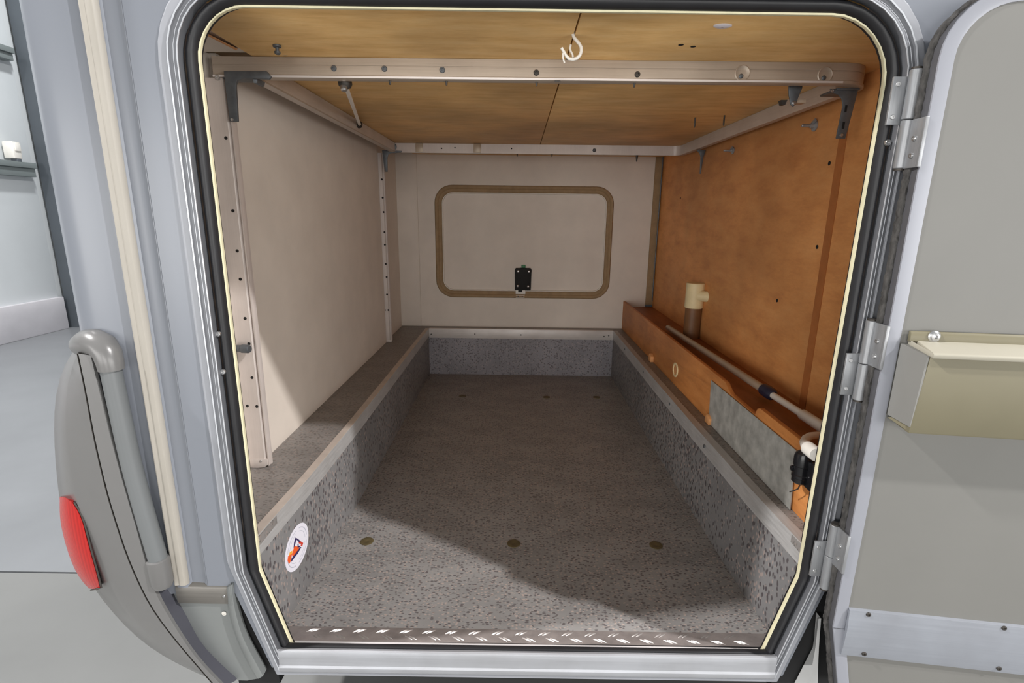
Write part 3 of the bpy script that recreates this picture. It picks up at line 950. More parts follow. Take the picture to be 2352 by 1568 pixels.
bracket('dark grey bracket at the far left corner under the bed frame', [(-0.704, 1.780), (-0.600, 1.776), (-0.605, 1.768), (-0.660, 1.764), (-0.673, 1.756), (-0.678, 1.735), (-0.679, 1.672), (-0.695, 1.672), (-0.700, 1.735)], 1.838, 1.845, ex_rl)
bracket('dark grey pointed bracket at the far right corner under the bed frame', [(0.850, 1.7690), (0.895, 1.7690), (0.8905, 1.750), (0.8865, 1.735), (0.8815, 1.660), (0.876, 1.660), (0.873, 1.735), (0.868, 1.750)], 1.600, 1.606)

# ---- stay rod under the ceiling
a0, a1 = Vector((-0.4229, 0.3657, 1.7620)), Vector((-0.6302, 1.2000, 1.8000))
a1 = Vector((-0.6280, 1.1924, 1.7988))
a0 = Vector((-0.4365, 0.4100, 1.7731))
rod = thing('stay_rod', 'thin white stay rod with dark end fittings below the ceiling', 'rod', a0)
B().tube([a0 + (a1 - a0) * 0.06, a1], 0.0062, 10).build('rod', white_plastic, rod)
hd = B().lathe(a0 + Vector((0, 0, 0.012)), (0.1, 0.1, -1), [(0.014, 0), (0.017, 0.006), (0.017, 0.018), (0.012, 0.026)], 16).build('end_fitting', dark_steel, rod)
B().lathe(a0 + Vector((0, -0.006, -0.010)), (0.1, -0.3, -1), [(0.0085, 0), (0.0085, 0.010), (0.005, 0.013)], 14).build('ferrule', steel, hd)
B().lathe(a1 + Vector((-0.004, 0.002, 0.006)), (0.2, -0.6, -1), [(0.013, 0), (0.015, 0.006), (0.012, 0.016), (0.008, 0.018)], 14).build('end_socket', dark_steel, rod)
B().box(a0.x - 0.006, a0.x + 0.006, a0.y + 0.004, a0.y + 0.012, a0.z + 0.012, 1.8165).build('hanger', galv, rod, bevel=0.001)

# ---- hook on the ceiling
hk = thing('ceiling_hook', 'white plastic hook screwed into the ceiling seam', 'hook', (0.1107, 0.1661, 1.8165))


def hook_pts(zoom_pts, yb):
    return zoom_pts


pts = [(0.1117, 0.1870, 1.8239), (0.1120, 0.1870, 1.8174), (0.1149, 0.1870, 1.8109), (0.1206, 0.1870, 1.8053), (0.1261, 0.1860, 1.7993), (0.1299, 0.1850, 1.7926), (0.1301, 0.1840, 1.7849), (0.1276, 0.1830, 1.7772), (0.1214, 0.1820, 1.7712), (0.1132, 0.1810, 1.7688), (0.1050, 0.1800, 1.7696), (0.0985, 0.1800, 1.7753), (0.0937, 0.1800, 1.7826), (0.0889, 0.1800, 1.7899)]
B().tube(pts, [0.0034] * 10 + [0.0033, 0.0032, 0.0031, 0.0030], 12).build('hook', white_plastic, hk)
B().tube([(0.1090, 0.1950, 1.8002), (0.1074, 0.1950, 1.7936), (0.1093, 0.1940, 1.7875), (0.1131, 0.1930, 1.7815), (0.1142, 0.1920, 1.7755)], 0.0022, 8).build('strand', white_plastic, hk)
B().tube([(0.0917, 0.1760, 1.7791), (0.0919, 0.1760, 1.7709), (0.0940, 0.1760, 1.7644), (0.0959, 0.1760, 1.7603)], 0.0018, 8).build('strand', white_plastic, hk)

# small fixings on the ceiling
for i, (p, lb) in enumerate((((0.6619, 1.0715, 1.8165), 'thin dark nail poking down from the ceiling, nearer the rear rail corner'), ((0.7518, 1.0239, 1.8165), 'thin dark nail poking down from the ceiling, nearer the right side rail'))):
    t = thing('nail', lb, 'nail', p, 'nails poking through the ceiling')
    B().lathe((p[0], p[1], 1.8165), (0, 0, -1), [(0.0032, 0), (0.003, 0.030), (0.0008, 0.036)], 8).build('shank', dark_steel, t)
p = Vector((-0.5408, 0.2738, 1.8165))
t = thing('screw_bolt', 'short bright bolt hanging from the ceiling above the front rail', 'bolt', p)
B().lathe((p.x, p.y, 1.8165), (0, 0, -1), [(0.009, 0), (0.009, 0.004), (0.004, 0.005), (0.004, 0.012), (0.0065, 0.0125), (0.0065, 0.017), (0.004, 0.019)], 12).build('bolt', galv, t)
p = Vector((-0.5558, 0.3520, 1.8223))
t = thing('pull_ring', 'small chrome ring lying along the top of the front rail', 'ring', p)
B().tube([(p.x + math.cos(k * math.pi / 8) * 0.011, p.y, p.z + math.sin(k * math.pi / 8) * 0.0045) for k in range(17)], 0.0014, 8).build('loop', steel, t)

# ---- fixings on the brown partition
for p, lb, s in (((0.8990, 0.6772, 1.7271), 'larger wing bolt on the brown partition below the side rail', 1.0), ((0.8990, 1.2834, 1.7274), 'smaller wing bolt on the brown partition near the far corner', 0.85)):
    t = thing('wing_bolt', lb, 'bolt', p, 'wing bolts on the brown partition')
    B().lathe(p, (-1, 0, 0), [(0.016 * s, 0), (0.016 * s, 0.003), (0.008 * s, 0.006), (0.007 * s, 0.014), (0.0045 * s, 0.015), (0.0045 * s, 0.038), (0.003 * s, 0.040)], 14).build('stud', hinge_alu, t)
    B().hexa([(p[0] - 0.006, p[1] - 0.018 * s, p[2] + 0.012 * s), (p[0] - 0.010, p[1] - 0.018 * s, p[2] + 0.014 * s), (p[0] - 0.012, p[1] + 0.002, p[2] + 0.002), (p[0] - 0.006, p[1] + 0.002, p[2] + 0.002)], [(p[0] - 0.006, p[1] - 0.014 * s, p[2] + 0.018 * s), (p[0] - 0.010, p[1] - 0.014 * s, p[2] + 0.020 * s), (p[0] - 0.012, p[1] + 0.004, p[2] + 0.008), (p[0] - 0.006, p[1] + 0.004, p[2] + 0.008)]).build('wing', hinge_alu, t)

# ---- pipe tee on the shelf
t = thing('pipe_tee', 'cream plastic pipe tee on a brown pipe stub against the partition', 'pipe', (0.862, 1.47, 0.885))
B().lathe((0.862, 1.47, 1.032), (0, 0, 1), [(0.040, 0), (0.043, 0.003), (0.043, 0.118), (0.040, 0.121)], 24).build('tee_body', cream_plastic, t)
B().lathe((0.87, 1.445, 1.095), (0.8, -0.6, 0), [(0.026, 0), (0.026, 0.06)], 20).build('branch', cream_plastic, t)
B().lathe((0.862, 1.47, 0.885), (0, 0, 1), [(0.038, 0), (0.038, 0.148)], 24).build('pipe_stub', stub_brown, t)

# ---- telescopic pole on the shelf
pa, pb = Vector((0.786, 1.600, 0.906)), Vector((0.820, 0.285, 0.916))
dr = (pb - pa)
t = thing('telescopic_pole', 'grey telescopic pole with navy collar lying on the brown shelf', 'pole', pa)
B().tube([pa, pa + dr * 0.77], 0.0135, 14).build('outer_tube', tube_grey, t)
B().lathe(pa + dr * 0.755, dr, [(0.014, 0), (0.019, 0.006), (0.020, 0.03), (0.019, 0.056), (0.014, 0.064)], 18).build('collar', navy, t)
B().tube([pa + dr * 0.79, pa + dr * 0.96], 0.0105, 14).build('inner_tube', white_plastic, t)
B().lathe(pa + dr * 0.925, dr, [(0.012, 0), (0.0155, 0.006), (0.0155, 0.16)], 16).build('end_grip', white_plastic, t)

# ---- white hose and black pump hanging on the boxing
t = thing('hose_elbow', 'white hose elbow draped over the orange boxing beside the seal', 'hose', (0.7350, 0.1908, 0.9100))
B().tube([(0.8000, 0.2477, 0.9102), (0.7750, 0.2329, 0.9164), (0.7500, 0.2169, 0.9207), (0.7300, 0.2021, 0.9200), (0.7160, 0.1838, 0.9187), (0.7020, 0.1531, 0.9224), (0.6900, 0.1183, 0.9308)], [0.0085, 0.009, 0.0095, 0.010, 0.0105, 0.011, 0.011], 14).build('elbow', white_plastic, t)
h0, h1 = Vector((0.6930, 0.1289, 0.9291)), Vector((0.6800, 0.0535, 0.9394))
B().lathe(h0, h1 - h0, [(0.013, 0), (0.0165, 0.004), (0.0165, 0.05), (0.015, 0.055)], 18).build('coupling', white_plastic, t)

t = thing('pump_housing', 'glossy black pump housing with a loose wire on the orange boxing', 'pump', (0.69, 0.14, 0.83))
p0, p1 = Vector((0.6880, 0.1292, 0.8431)), Vector((0.6880, 0.1346, 0.8927))
ax = (p1 - p0)
B().lathe(p0, (0, 0.0, 1), [(0.015, -0.004), (0.020, 0), (0.020, 0.010), (0.0215, 0.012), (0.0215, 0.018), (0.019, 0.020), (0.019, 0.040), (0.021, 0.042), (0.021, 0.062), (0.018, 0.072), (0.010, 0.078)], 22).build('barrel', black_plastic, t)
B().box(0.690, 0.7078, p0.y - 0.040, p0.y - 0.004, p0.z - 0.008, p0.z + 0.060).build('mount_block', black_plastic, t, bevel=0.004)
B().lathe(p0 + Vector((-0.016, 0.006, 0.030)), (-1, 0.2, 0), [(0.007, 0), (0.007, 0.006), (0.004, 0.008)], 12).build('knob', black_plastic, t)
B().tube([p0 + Vector((0, -0.004, -0.003)), (0.6860, 0.1296, 0.8221), (0.6840, 0.1409, 0.8110), (0.6820, 0.1545, 0.7997)], 0.0016, 8).build('wire', dark_steel, t)

# ---- grey plate leaning on the boxing
plq = [(0.7030, 0.7668, 0.8901), (0.7030, 0.1909, 0.8930), (0.6970, 0.1754, 0.7527), (0.6970, 0.7435, 0.7583)]
t = thing('galvanised_sheet', 'flat grey galvanised sheet leaning against the orange boxing', 'sheet', (0.70, 0.45, 0.738))
z_b = 0.7372
qa = [(0.7030, plq[0][1], plq[0][2]), (0.7030, plq[1][1], plq[1][2]), (0.7010, plq[2][1], z_b), (0.7010, plq[3][1], z_b)]
B().hexa(qa, [(p_[0] + 0.0022, p_[1], p_[2]) for p_ in qa]).build('sheet', galv_plate, t)

# ---- round sticker on the tray side
t = thing('round_sticker', 'round white sticker with an orange and purple emblem on the tray side', 'sticker', (-0.56, 0.178, 0.607))
cy, cz, R0 = 0.178, 0.6075, 0.066
KS = 1.0235


def on_side(p_, dx):
    """(y, z) measured on the plane x = -0.561, carried to the slightly flared tray side"""
    yy_ = (p_[0] + 1) * KS - 1
    zz_ = 1.45 - (1.45 - p_[1]) * KS
    return (-0.581 + 0.0414 * (yy_ - 0.034) + 0.0004 + dx, yy_, zz_)


def slab(bb_, pl, d0, d1):
    n_ = len(pl)
    bb_.add([on_side(p_, d0) for p_ in pl] + [on_side(p_, d1) for p_ in pl], [tuple(range(n_)), tuple(range(2 * n_ - 1, n_ - 1, -1))] + [(i, (i + 1) % n_, n_ + (i + 1) % n_, n_ + i) for i in range(n_)])


bb = B()
slab(bb, [(cy + R0 * math.cos(2 * math.pi * i / 40), cz + R0 * 0.86 * math.sin(2 * math.pi * i / 40)) for i in range(40)], 0, 0.0006)
bb.build('disc', sticker_white, t, smooth=False)


def decal(polys, name, mat, dx):
    bb = B()
    for pl in polys:
        slab(bb, pl, dx, dx + 0.0002)
    return bb.build(name, mat, t, smooth=False)


rg = []
for (ra, rb) in ((0.80, 0.84), (0.66, 0.68)):
    for i in range(40):
        if (i % 10) in (8, 9):
            continue
        a_, b_ = 2 * math.pi * i / 40, 2 * math.pi * (i + 1) / 40
        rg.append([(cy + R0 * r * math.cos(q_), cz + R0 * 0.86 * r * math.sin(q_)) for r, q_ in ((ra, a_), (rb, a_), (rb, b_), (ra, b_))])
decal(rg, 'print_ring', sticker_grey, 0.0007)
decal([[(0.1364, 0.62), (0.1515, 0.6156), (0.1472, 0.6083), (0.1289, 0.6089)]], 'print_yellow', st_yellow, 0.0007)
decal([[(0.1633, 0.6202), (0.1896, 0.599), (0.169, 0.5952), (0.1482, 0.5999), (0.1472, 0.6083)], [(0.1278, 0.6161), (0.1475, 0.6094), (0.1391, 0.5949), (0.1281, 0.5928), (0.1232, 0.6067)]], 'print_orange', st_orange, 0.0009)
decal([[(0.1952, 0.6124), (0.2095, 0.5971), (0.2026, 0.5925), (0.1940, 0.5985), (0.199, 0.602), (0.190, 0.608), (0.1845, 0.6158)]], 'print_red', st_red, 0.0011)
decal([[(0.1726, 0.6385), (0.1791, 0.6301), (0.1735, 0.629), (0.166, 0.6219), (0.1573, 0.6179), (0.1628, 0.6309)], [(0.1738, 0.6376), (0.1977, 0.6106), (0.1873, 0.6152), (0.1763, 0.63)], [(0.1800, 0.6145), (0.1845, 0.6125), (0.183, 0.607), (0.1925, 0.6000), (0.1885, 0.5985), (0.1775, 0.606)], [(0.1921, 0.5973), (0.1968, 0.5925), (0.1734, 0.5894), (0.1384, 0.5915), (0.1426, 0.5988), (0.1724, 0.598)]], 'print_purple', st_purple, 0.0013)

# ================================================================== OPEN DOOR ON THE RIGHT
ANG = math.radians(7.3)
d1 = thing('door_1', 'open hatch door swung right, pale lining facing out', 'door', (0.692, -0.06, 0), kind='structure')
d1['own_frame'] = True
d1.rotation_euler = (0, 0, -ANG)
# own frame: x along the door from the hinge side, -y towards the viewer, z up
DW, DT, DB = 1.31, 1.815, 0.39
DP = [(0, DT), (DW, DT), (DW, 0.60), (DW - 0.045, DB), (0.045, DB), (0, 0.60)]
DRAD = [0.105, 0.105, 0.02, 0.02, 0.02, 0.02]


def dring(u, y):
    return [(p_.x, y, p_.y) for p_ in fillet_path(offset_poly(DP, [-u] * 6), [max(0.004, r - u) for r in DRAD])]


bb = B()
bb.loft([dring(0.0, 0.034), dring(0.0, 0.003)], close_v=True)
bb.build('edge_profile', door_edge, d1)
bb = B()
bb.loft([dring(0.0, 0.003), dring(0.0006, 0.0), dring(0.018, -0.0005), dring(0.0235, 0.001), dring(0.024, 0.004)], close_v=True)
bb.build('edge_flange', door_flange, d1)
B().prism([(p_[0], p_[2]) for p_ in dring(0.0235, 0)], 'y', 0.0025, 0.030).build('lining', door_skin, d1)
B().prism([(p_[0], p_[2]) for p_ in dring(0.002, 0)], 'y', 0.030, 0.034).build('outer_skin', paint, d1)
# rough brush strip round the outer edge
bb = B()
base = dring(-0.001, 0.029)
pts = []
rb = random.Random(3)
dense = []
for i in range(len(base)):
    p_, q_ = Vector(base[i]), Vector(base[(i + 1) % len(base)])
    k_ = max(1, int((q_ - p_).length / 0.006))
    for j in range(k_):
        dense.append(p_ + (q_ - p_) * (j / k_))
rows = []
cen = Vector((DW / 2, 0.016, 1.15))
prof_b = [(-0.003, 0.006), (-0.006, 0.000), (-0.003, -0.008), (0.003, -0.008), (0.006, 0.001), (0.003, 0.008)]
for i, p_ in enumerate(dense):
    nx = dense[(i + 1) % len(dense)] - dense[i - 1]
    nrm = Vector((-nx.z, 0, nx.x)).normalized()
    s_ = 1 + rb.uniform(-0.22, 0.28)
    rows.append([p_ + nrm * (d_ * s_) + Vector((0, y_ * (1 + rb.uniform(-0.2, 0.2)), 0)) for d_, y_ in prof_b])
bb.loft(rows, close_u=True, close_v=True)
bb.build('brush_seal', brush_grey, d1, angle=80)
# folded aluminium band near the foot
B().prism([(-0.0005, 0.6515), (-0.0045, 0.6505), (-0.0050, 0.644), (-0.0085, 0.602), (-0.0045, 0.545), (-0.0030, 0.5365), (0.0025, 0.536), (0.0025, 0.652)], 'x', 0.024, DW - 0.03).build('kick_band', band_a, d1)
for s_, z_ in ((0.061, 0.645), (0.317, 0.646), (0.57, 0.646), (0.068, 0.5465), (0.328, 0.548), (0.58, 0.548)):
    screw('screw', (s_, -0.0042, z_), (0, -1, 0), 0.005, 0.003, dark_steel, d1)
B().box(0.0008, 0.0235, -0.0009, -0.0001, 0.5988, 0.6000).build('flange_joint', door_edge, d1)
# storage bin
bn = B()
x0, x1 = 0.044, 0.96
bn.hexa([(x0 - 0.002, -0.001, 1.222), (x1, -0.001, 1.222), (x1, -0.001, 1.072), (x0 - 0.004, -0.001, 1.072)], [(x0 + 0.004, -0.050, 1.220), (x1 - 0.004, -0.050, 1.220), (x1 - 0.006, -0.046, 1.070), (x0 - 0.004, -0.046, 1.070)])
bin_o = bn.build('storage_bin', bin_plastic, d1, bevel=0.004)
B().prism([(0.0, 1.2545), (-0.005, 1.2545), (-0.008, 1.250), (-0.009, 1.236), (0.0, 1.234)], 'x', 0.0345, x1 + 0.012).build('back_flange', bin_plastic, bin_o, bevel=0.001)
B().hexa([(0.0360, -0.001, 1.2385), (0.0365, -0.010, 1.2375), (0.0475, -0.057, 1.2265), (0.0475, -0.001, 1.2265)], [(0.0360, -0.001, 1.2290), (0.0365, -0.010, 1.2285), (0.0475, -0.057, 1.2180), (0.0475, -0.001, 1.2150)]).build('rim_end', bin_rim, bin_o, bevel=0.0008)
B().prism([(-0.001, 1.2385), (-0.010, 1.2375), (-0.054, 1.2275), (-0.058, 1.2245), (-0.057, 1.2170), (-0.049, 1.2170), (-0.001, 1.222)], 'x', 0.0474, x1 + 0.010).build('rim', bin_rim, bin_o, bevel=0.0015)
B().hexa([(0.0245, -0.0012, 1.230), (0.0432, -0.0495, 1.2195), (0.0405, -0.0455, 1.083), (0.0245, -0.0012, 1.090)], [(0.0445, -0.0012, 1.230), (0.0470, -0.0490, 1.2195), (0.0450, -0.0445, 1.083), (0.0445, -0.0012, 1.090)]).build('end_panel', end_grey, bin_o)
B().add([(0.026, -0.001, 1.084), (0.044, -0.046, 1.072), (0.044, -0.001, 1.072), (0.044, -0.03, 1.10)], [(0, 1, 3), (0, 2, 1), (0, 3, 2), (1, 2, 3)]).build('corner_gusset', bin_plastic, bin_o)
B().lathe((0.073, -0.008, 1.247), (0, -1, 0), [(0.0105, 0), (0.0105, 0.002), (0.008, 0.0035), (0.0068, 0.003), (0.0065, 0.006), (0.003, 0.007), (0.0025, 0.004)], 22).build('screw', steel, bin_o)

# ---- hinges
def hinge(label, zt, zm, zb, frame_top, leaf_f, leaf_d):
    """knuckles zt..zm..zb; frame_top: the upper knuckle belongs to the frame leaf"""
    t = thing('hinge', label, 'hinge', (0.686, -0.02, zb), 'aluminium hinges of the open hatch door')
    fz = (zt, zm) if frame_top else (zm, zb)
    dz = (zm, zb) if frame_top else (zt, zm)
    for nm, (z1_, z0_) in (('frame_knuckle', fz), ('door_knuckle', dz)):
        B().lathe((0.686, -0.020, z0_ + 0.0006), (0, 0, 1), [(0.0085, 0), (0.0098, 0.0012), (0.0098, z1_ - z0_ - 0.0024), (0.0085, z1_ - z0_ - 0.0012)], 20).build(nm, hinge_alu, t)
    lf = B().box(0.655, 0.684, -0.0125, -0.0075, leaf_f[0], leaf_f[1]).build('frame_leaf', hinge_alu, t, bevel=0.001)
    ld = B().hexa([(0.6865, -0.020, leaf_d[0]), (0.6900, -0.020, leaf_d[0]), (0.6912, -0.0585, leaf_d[0]), (0.6878, -0.0585, leaf_d[0])], [(0.6865, -0.020, leaf_d[1]), (0.6900, -0.020, leaf_d[1]), (0.6912, -0.0585, leaf_d[1]), (0.6878, -0.0585, leaf_d[1])]).build('door_leaf', hinge_alu, t, bevel=0.0006)
    B().box(0.6862, 0.6925, -0.0635, -0.0575, leaf_d[0], leaf_d[1]).build('folded_lip', hinge_alu, ld, bevel=0.001)
    h = leaf_f[1] - leaf_f[0]
    for k in (0.16, 0.84):
        screw('screw', (0.6635, -0.0125, leaf_f[0] + h * k), (0, -1, 0), 0.0042, 0.002, steel, lf)
    h = leaf_d[1] - leaf_d[0]
    nrm = Vector((-1, 0, 0))
    for k in (0.25, 0.6):
        screw('screw', Vector((0.6876, -0.043, leaf_d[0] + h * k)), nrm, 0.0048, 0.003, steel, ld)
    for z_, s_ in ((zt, 1), (zb, -1)):
        B().cyl((0.686, -0.020, z_ - 0.001 * s_), (0.686, -0.020, z_ + 0.003 * s_), 0.0080, n=16).build('pin_cap', dark_steel, t)


hinge('top hinge of the open hatch door, beside the rounded frame corner', 1.705, 1.6232, 1.541, True, (1.616, 1.695), (1.541, 1.622))
hinge('middle hinge of the open hatch door, level with the storage bin', 1.2646, 1.178, 1.1026, False, (1.110, 1.196), (1.178, 1.262))
hinge('bottom hinge of the open hatch door, near the lower frame corner', 0.823, 0.7475, 0.666, False, (0.690, 0.776), (0.735, 0.822))

# ================================================================== REAR CORNER: BUMPER, LAMP, SKIRT
def resample(pl, n):
    pl = [Vector(p_) for p_ in pl]
    ds = [0]
    for a_, b_ in zip(pl, pl[1:]):
        ds.append(ds[-1] + (b_ - a_).length)
    out = []
    for k in range(n):
        s_ = ds[-1] * k / (n - 1)
        i = max(j for j in range(len(ds)) if ds[j] <= s_ + 1e-9)
        i = min(i, len(pl) - 2)
        f_ = (s_ - ds[i]) / (ds[i + 1] - ds[i])
        out.append(pl[i] + (pl[i + 1] - pl[i]) * f_)
    # gentle smoothing
    for _ in range(2):
        out = [out[0]] + [(out[i - 1] + out[i] * 2 + out[i + 1]) / 4 for i in range(1, n - 1)] + [out[-1]]
    return out


N = 26
back = resample([(-0.9825, 0.1200, 1.1582), (-1.0186, 0.1200, 1.1139), (-1.0418, 0.1200, 1.0458), (-1.0584, 0.1200, 0.9813), (-1.0747, 0.1200, 0.8816), (-1.0853, 0.1200, 0.7780), (-1.0898, 0.1200, 0.6704), (-1.0732, 0.1200, 0.5839), (-1.0459, 0.1200, 0.5208), (-1.0078, 0.1200, 0.4498), (-0.9422, 0.1200, 0.3639), (-0.8525, 0.1200, 0.2941), (-0.7480, 0.1200, 0.2399)], N)
sil = resample([(-0.9211, 0.0400, 1.1714), (-0.9579, 0.0400, 1.1329), (-0.9805, 0.0400, 1.0744), (-0.9980, 0.0400, 1.0146), (-1.0125, 0.0400, 0.9220), (-1.0226, 0.0400, 0.8258), (-1.0271, 0.0400, 0.7258), (-1.0119, 0.0400, 0.6455), (-0.9867, 0.0400, 0.5869), (-0.9526, 0.0400, 0.5148), (-0.8929, 0.0400, 0.4285), (-0.8063, 0.0400, 0.3634), (-0.7103, 0.0400, 0.3128)], N)
mid = resample([(-0.8694, -0.0120, 1.1782), (-0.8959, -0.0120, 1.1399), (-0.9155, -0.0120, 1.0747), (-0.9284, -0.0120, 0.9980), (-0.9344, -0.0120, 0.9188), (-0.9331, -0.0120, 0.8369), (-0.9250, -0.0120, 0.7521), (-0.9069, -0.0120, 0.6644), (-0.8771, -0.0120, 0.5795), (-0.8293, -0.0120, 0.5039), (-0.7639, -0.0120, 0.4325), (-0.6854, -0.0120, 0.3669)], N)
seam = resample([(-0.8576, -0.0300, 1.1796), (-0.8558, -0.0300, 1.0960), (-0.8579, -0.0300, 1.0071), (-0.8524, -0.0300, 0.8694), (-0.8352, -0.0300, 0.7233), (-0.8067, -0.0300, 0.6021), (-0.7615, -0.0300, 0.5104), (-0.6881, -0.0300, 0.3863)], N)
seam2 = resample([(-0.8542, -0.0300, 1.1796), (-0.8523, -0.0300, 1.0960), (-0.8543, -0.0300, 1.0071), (-0.8487, -0.0300, 0.8695), (-0.8314, -0.0300, 0.7234), (-0.8028, -0.0300, 0.6021), (-0.7576, -0.0300, 0.5105), (-0.6841, -0.0300, 0.3864)], N)
ridge = resample([(-0.8308, -0.0300, 1.1764), (-0.8249, -0.0300, 1.0734), (-0.8222, -0.0300, 1.0076), (-0.8112, -0.0300, 0.8802), (-0.8006, -0.0300, 0.7857), (-0.7921, -0.0300, 0.6529), (-0.7604, -0.0300, 0.5594), (-0.7196, -0.0300, 0.4613), (-0.6678, -0.0300, 0.3867)], N)
ridge2 = resample([(-0.8310, -0.0220, 1.1725), (-0.8246, -0.0220, 1.0704), (-0.8218, -0.0220, 1.0041), (-0.8105, -0.0220, 0.8757), (-0.8006, -0.0220, 0.7803), (-0.7899, -0.0220, 0.6465), (-0.7588, -0.0220, 0.5522), (-0.7165, -0.0220, 0.4533), (-0.6631, -0.0220, 0.3782)], N)
innr = resample([(-0.8379, 0.0000, 1.1481), (-0.8359, 0.0000, 1.0620), (-0.8329, 0.0000, 0.9942), (-0.8221, 0.0000, 0.8628), (-0.8150, 0.0000, 0.7457), (-0.7977, 0.0000, 0.6286), (-0.7610, 0.0000, 0.5654), (-0.7344, 0.0000, 0.4641), (-0.6533, 0.0000, 0.3698)], N)
inn2 = [Vector((p_.x, 0.03, p_.z)) for p_ in innr]

bm_t = thing('rear_bumper', 'grey plastic corner moulding with red lamp at the rear of the vehicle', 'bumper', (-0.9, 0.02, 0.4))
B().loft([back, sil, mid, seam]).build('outer_shell', bumper_grey, bm_t, angle=70)
B().loft([seam, [p_ + Vector((0.0005, 0.007, 0)) for p_ in seam], [p_ + Vector((0.0, 0.007, 0)) for p_ in seam2], seam2]).build('seam_groove', seam_black, bm_t, angle=30)
B().loft([seam2, ridge, ridge2]).build('inner_shell', bumper_grey, bm_t, angle=80)
B().loft([ridge2, innr, inn2]).build('recess', bumper_shade, bm_t, angle=70)
top_cap = B()
cap_pts = [back[0], sil[0], mid[0], seam[0], ridge[0], ridge2[0], innr[0], inn2[0]]
top_cap.add(cap_pts + [Vector((p_.x, 0.12, p_.z + 0.004)) for p_ in (inn2[0],)], [tuple(range(9))])
top_cap.build('top_face', bumper_grey, bm_t)
# elbow over the pipe
ex = [(-0.8059, -0.0160, 1.1441), (-0.8061, -0.0160, 1.1586), (-0.8098, -0.0140, 1.1760), (-0.8202, -0.0100, 1.1891), (-0.8371, -0.0040, 1.1946), (-0.8613, 0.0060, 1.1927), (-0.8876, 0.0200, 1.1843)]
B().tube(ex, [0.0225, 0.0235, 0.025, 0.027, 0.028, 0.027, 0.022], 18).build('elbow_cap', bumper_grey, bm_t)
px = resample([(-0.8076, -0.0160, 1.1550), (-0.8047, -0.0160, 1.0684), (-0.8002, -0.0160, 0.9429), (-0.7903, -0.0160, 0.8312), (-0.7769, -0.0160, 0.7086)], 14)
B().tube(px, 0.0185, 16).build('pipe', pipe_grey, bm_t)
e0, e1 = Vector((-0.7780, -0.0160, 0.7140)), Vector((-0.7760, -0.0160, 0.6362))
B().lathe(e0, e1 - e0, [(0.0195, 0), (0.0225, 0.003), (0.0225, 0.060), (0.018, 0.072)], 18).build('pipe_socket', bumper_grey, bm_t)


# red lamp set into the shell
def between(ra, rb, t_):
    return ra + (rb - ra) * t_


lam_o = resample([(-1.0110, 0.0300, 0.8307), (-1.0255, 0.0340, 0.7746), (-1.0263, 0.0340, 0.7243), (-1.0192, 0.0320, 0.6630), (-1.0018, 0.0280, 0.6140), (-0.9792, 0.0200, 0.6021)], 14)
lam_m = resample([(-0.9655, -0.0040, 0.8503), (-0.9618, -0.0100, 0.8036), (-0.9586, -0.0120, 0.7515), (-0.9544, -0.0120, 0.6970), (-0.9499, -0.0080, 0.6436), (-0.9502, 0.0000, 0.6178)], 14)
lam_i = resample([(-0.9470, -0.0100, 0.8417), (-0.9310, -0.0140, 0.8193), (-0.9260, -0.0170, 0.7716), (-0.9228, -0.0180, 0.7217), (-0.9207, -0.0160, 0.6673), (-0.9255, -0.0100, 0.6286)], 14)
lam_b = [p_ + Vector((-0.004, 0.010, 0)) for p_ in lam_i]
lam_c = [p_ + Vector((0.012, 0.02, 0)) for p_ in lam_o]
tl = B()
tl.loft([lam_c, lam_o, lam_m, lam_i, lam_b])
tl.add([lam_c[0], lam_o[0], lam_m[0], lam_i[0], lam_b[0], lam_c[-1], lam_o[-1], lam_m[-1], lam_i[-1], lam_b[-1]], [(0, 1, 2, 3, 4), (9, 8, 7, 6, 5)])
lamp = tl.build('tail_lamp', red_lens, bm_t, angle=50)
lamp['label'] = 'red tail lamp lens'
B().tube([lam_i[0] + Vector((0.002, 0.002, 0))] + [p_ + Vector((0.0022, 0.002, 0)) for p_ in lam_i[1:]] + [lam_i[-1] + Vector((-0.008, 0, -0.003)), lam_o[-1] + Vector((0.004, 0, -0.004))], 0.0018, 8).build('lamp_gasket', seam_black, lamp)

# grey skirt panel beside the frame
sk_t = thing('side_skirt', 'grey skirt panel with metal top strip below the ivory piping', 'skirt', (-0.7, 0, 0.4))
lft = resample([(-0.7783, 0.0120, 0.6111), (-0.7702, 0.0120, 0.5548), (-0.7593, 0.0120, 0.5010), (-0.7398, 0.0100, 0.4456), (-0.6984, 0.0080, 0.3947), (-0.6509, 0.0060, 0.3635)], 12)
rgt = resample([(-0.6532, 0.0100, 0.6173), (-0.6567, 0.0100, 0.5705), (-0.6514, 0.0090, 0.5166), (-0.6426, 0.0080, 0.4728), (-0.6276, 0.0060, 0.4232), (-0.6041, 0.0040, 0.3716)], 12)
fl1 = resample([(-0.6399, -0.0040, 0.6312), (-0.6437, -0.0040, 0.5828), (-0.6383, -0.0050, 0.5297), (-0.6296, -0.0060, 0.4865), (-0.6148, -0.0080, 0.4376), (-0.5926, -0.0100, 0.3867)], 12)
fl2 = resample([(-0.6302, -0.0040, 0.6382), (-0.6327, -0.0040, 0.5830), (-0.6220, -0.0050, 0.4965), (-0.6097, -0.0060, 0.4650), (-0.5969, -0.0080, 0.4330), (-0.5815, -0.0100, 0.3945)], 12)
fl3 = [p_ + Vector((0, 0.02, 0)) for p_ in fl2]
pan = B()
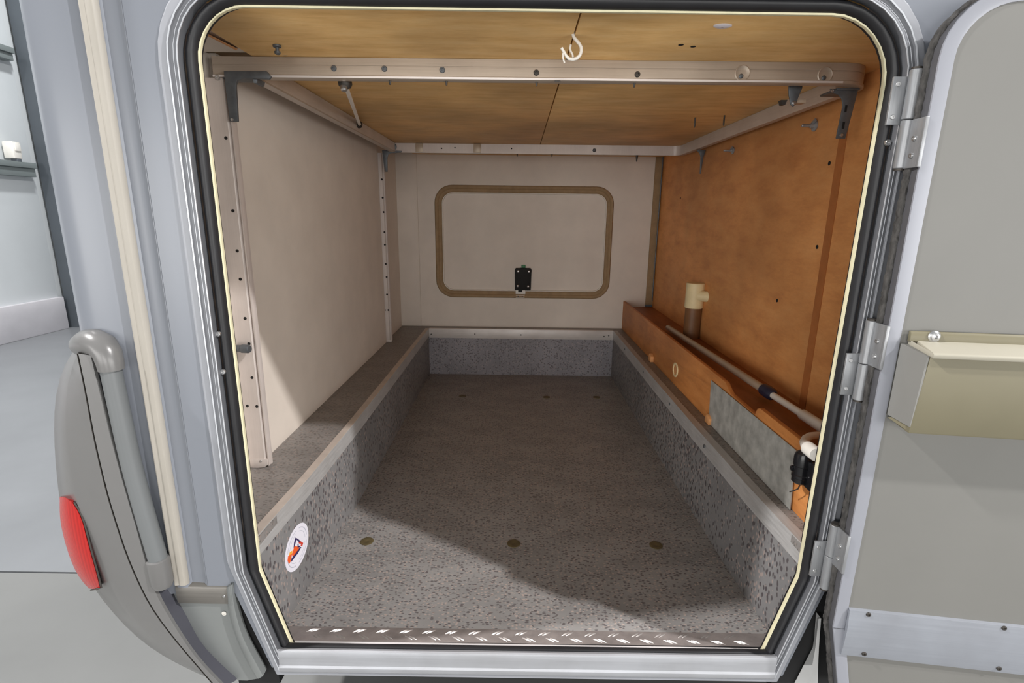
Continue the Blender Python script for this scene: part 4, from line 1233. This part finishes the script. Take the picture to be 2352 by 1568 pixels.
pan.loft([lft, [a_ + (b_ - a_) * 0.5 + Vector((0, -0.003, 0)) for a_, b_ in zip(lft, rgt)], rgt])
pan.build('panel', skirt_grey, sk_t, angle=60)
B().loft([rgt, fl1, fl2, fl3]).build('rolled_edge', skirt_grey, sk_t, angle=70)
B().prism([(0.012, 0.580), (0.002, 0.581), (0.001, 0.622), (0.004, 0.627), (0.012, 0.634)], 'x', -0.764, -0.6445).build('top_strip', skirt_trim, sk_t, bevel=0.0012)
B().hexa([(-0.6445, 0.012, 0.580), (-0.6445, -0.002, 0.582), (-0.6345, -0.006, 0.584), (-0.6345, 0.012, 0.582)], [(-0.6445, 0.012, 0.634), (-0.6445, -0.002, 0.626), (-0.6345, -0.006, 0.634), (-0.6345, 0.012, 0.640)]).build('end_cap', skirt_grey, sk_t, bevel=0.001)
screw('screw', (-0.6545, 0.0015, 0.603), (0, -1, 0), 0.0035, 0.002, steel, sk_t)
B().lathe((-0.6644, 0.0085, 0.5503), (0, -1, 0), [(0.0055, 0), (0.0055, 0.0012), (0.003, 0.002), (0.0025, 0.0008)], 14).build('rivet', white_plastic, sk_t)

# skirt on the far side of the opening
ls = thing('lower_skirt', 'grey curved skirt panel behind the door foot under the frame corner', 'skirt', (0.68, 0.02, 0.4))
ra = [(0.7096, 0.0200, 0.5516), (0.7113, 0.0200, 0.5058), (0.7123, 0.0200, 0.4715), (0.6982, 0.0200, 0.4202), (0.6817, 0.0200, 0.3601)]
rbp = [(0.7031, 0.0050, 0.5649), (0.7059, 0.0050, 0.5198), (0.7079, 0.0050, 0.4860), (0.7082, 0.0050, 0.4358), (0.7128, 0.0050, 0.3770)]
rcp = [(0.7076, 0.0030, 0.5667), (0.7114, 0.0030, 0.5218), (0.7145, 0.0030, 0.4881), (0.7200, 0.0030, 0.4380), (0.7278, 0.0030, 0.3794)]
B().loft([ra, rbp]).build('panel', skirt_lit, ls)
B().loft([rbp, rcp, [(p_[0], p_[1] + 0.02, p_[2]) for p_ in rcp]]).build('rolled_edge', skirt_lit, ls)
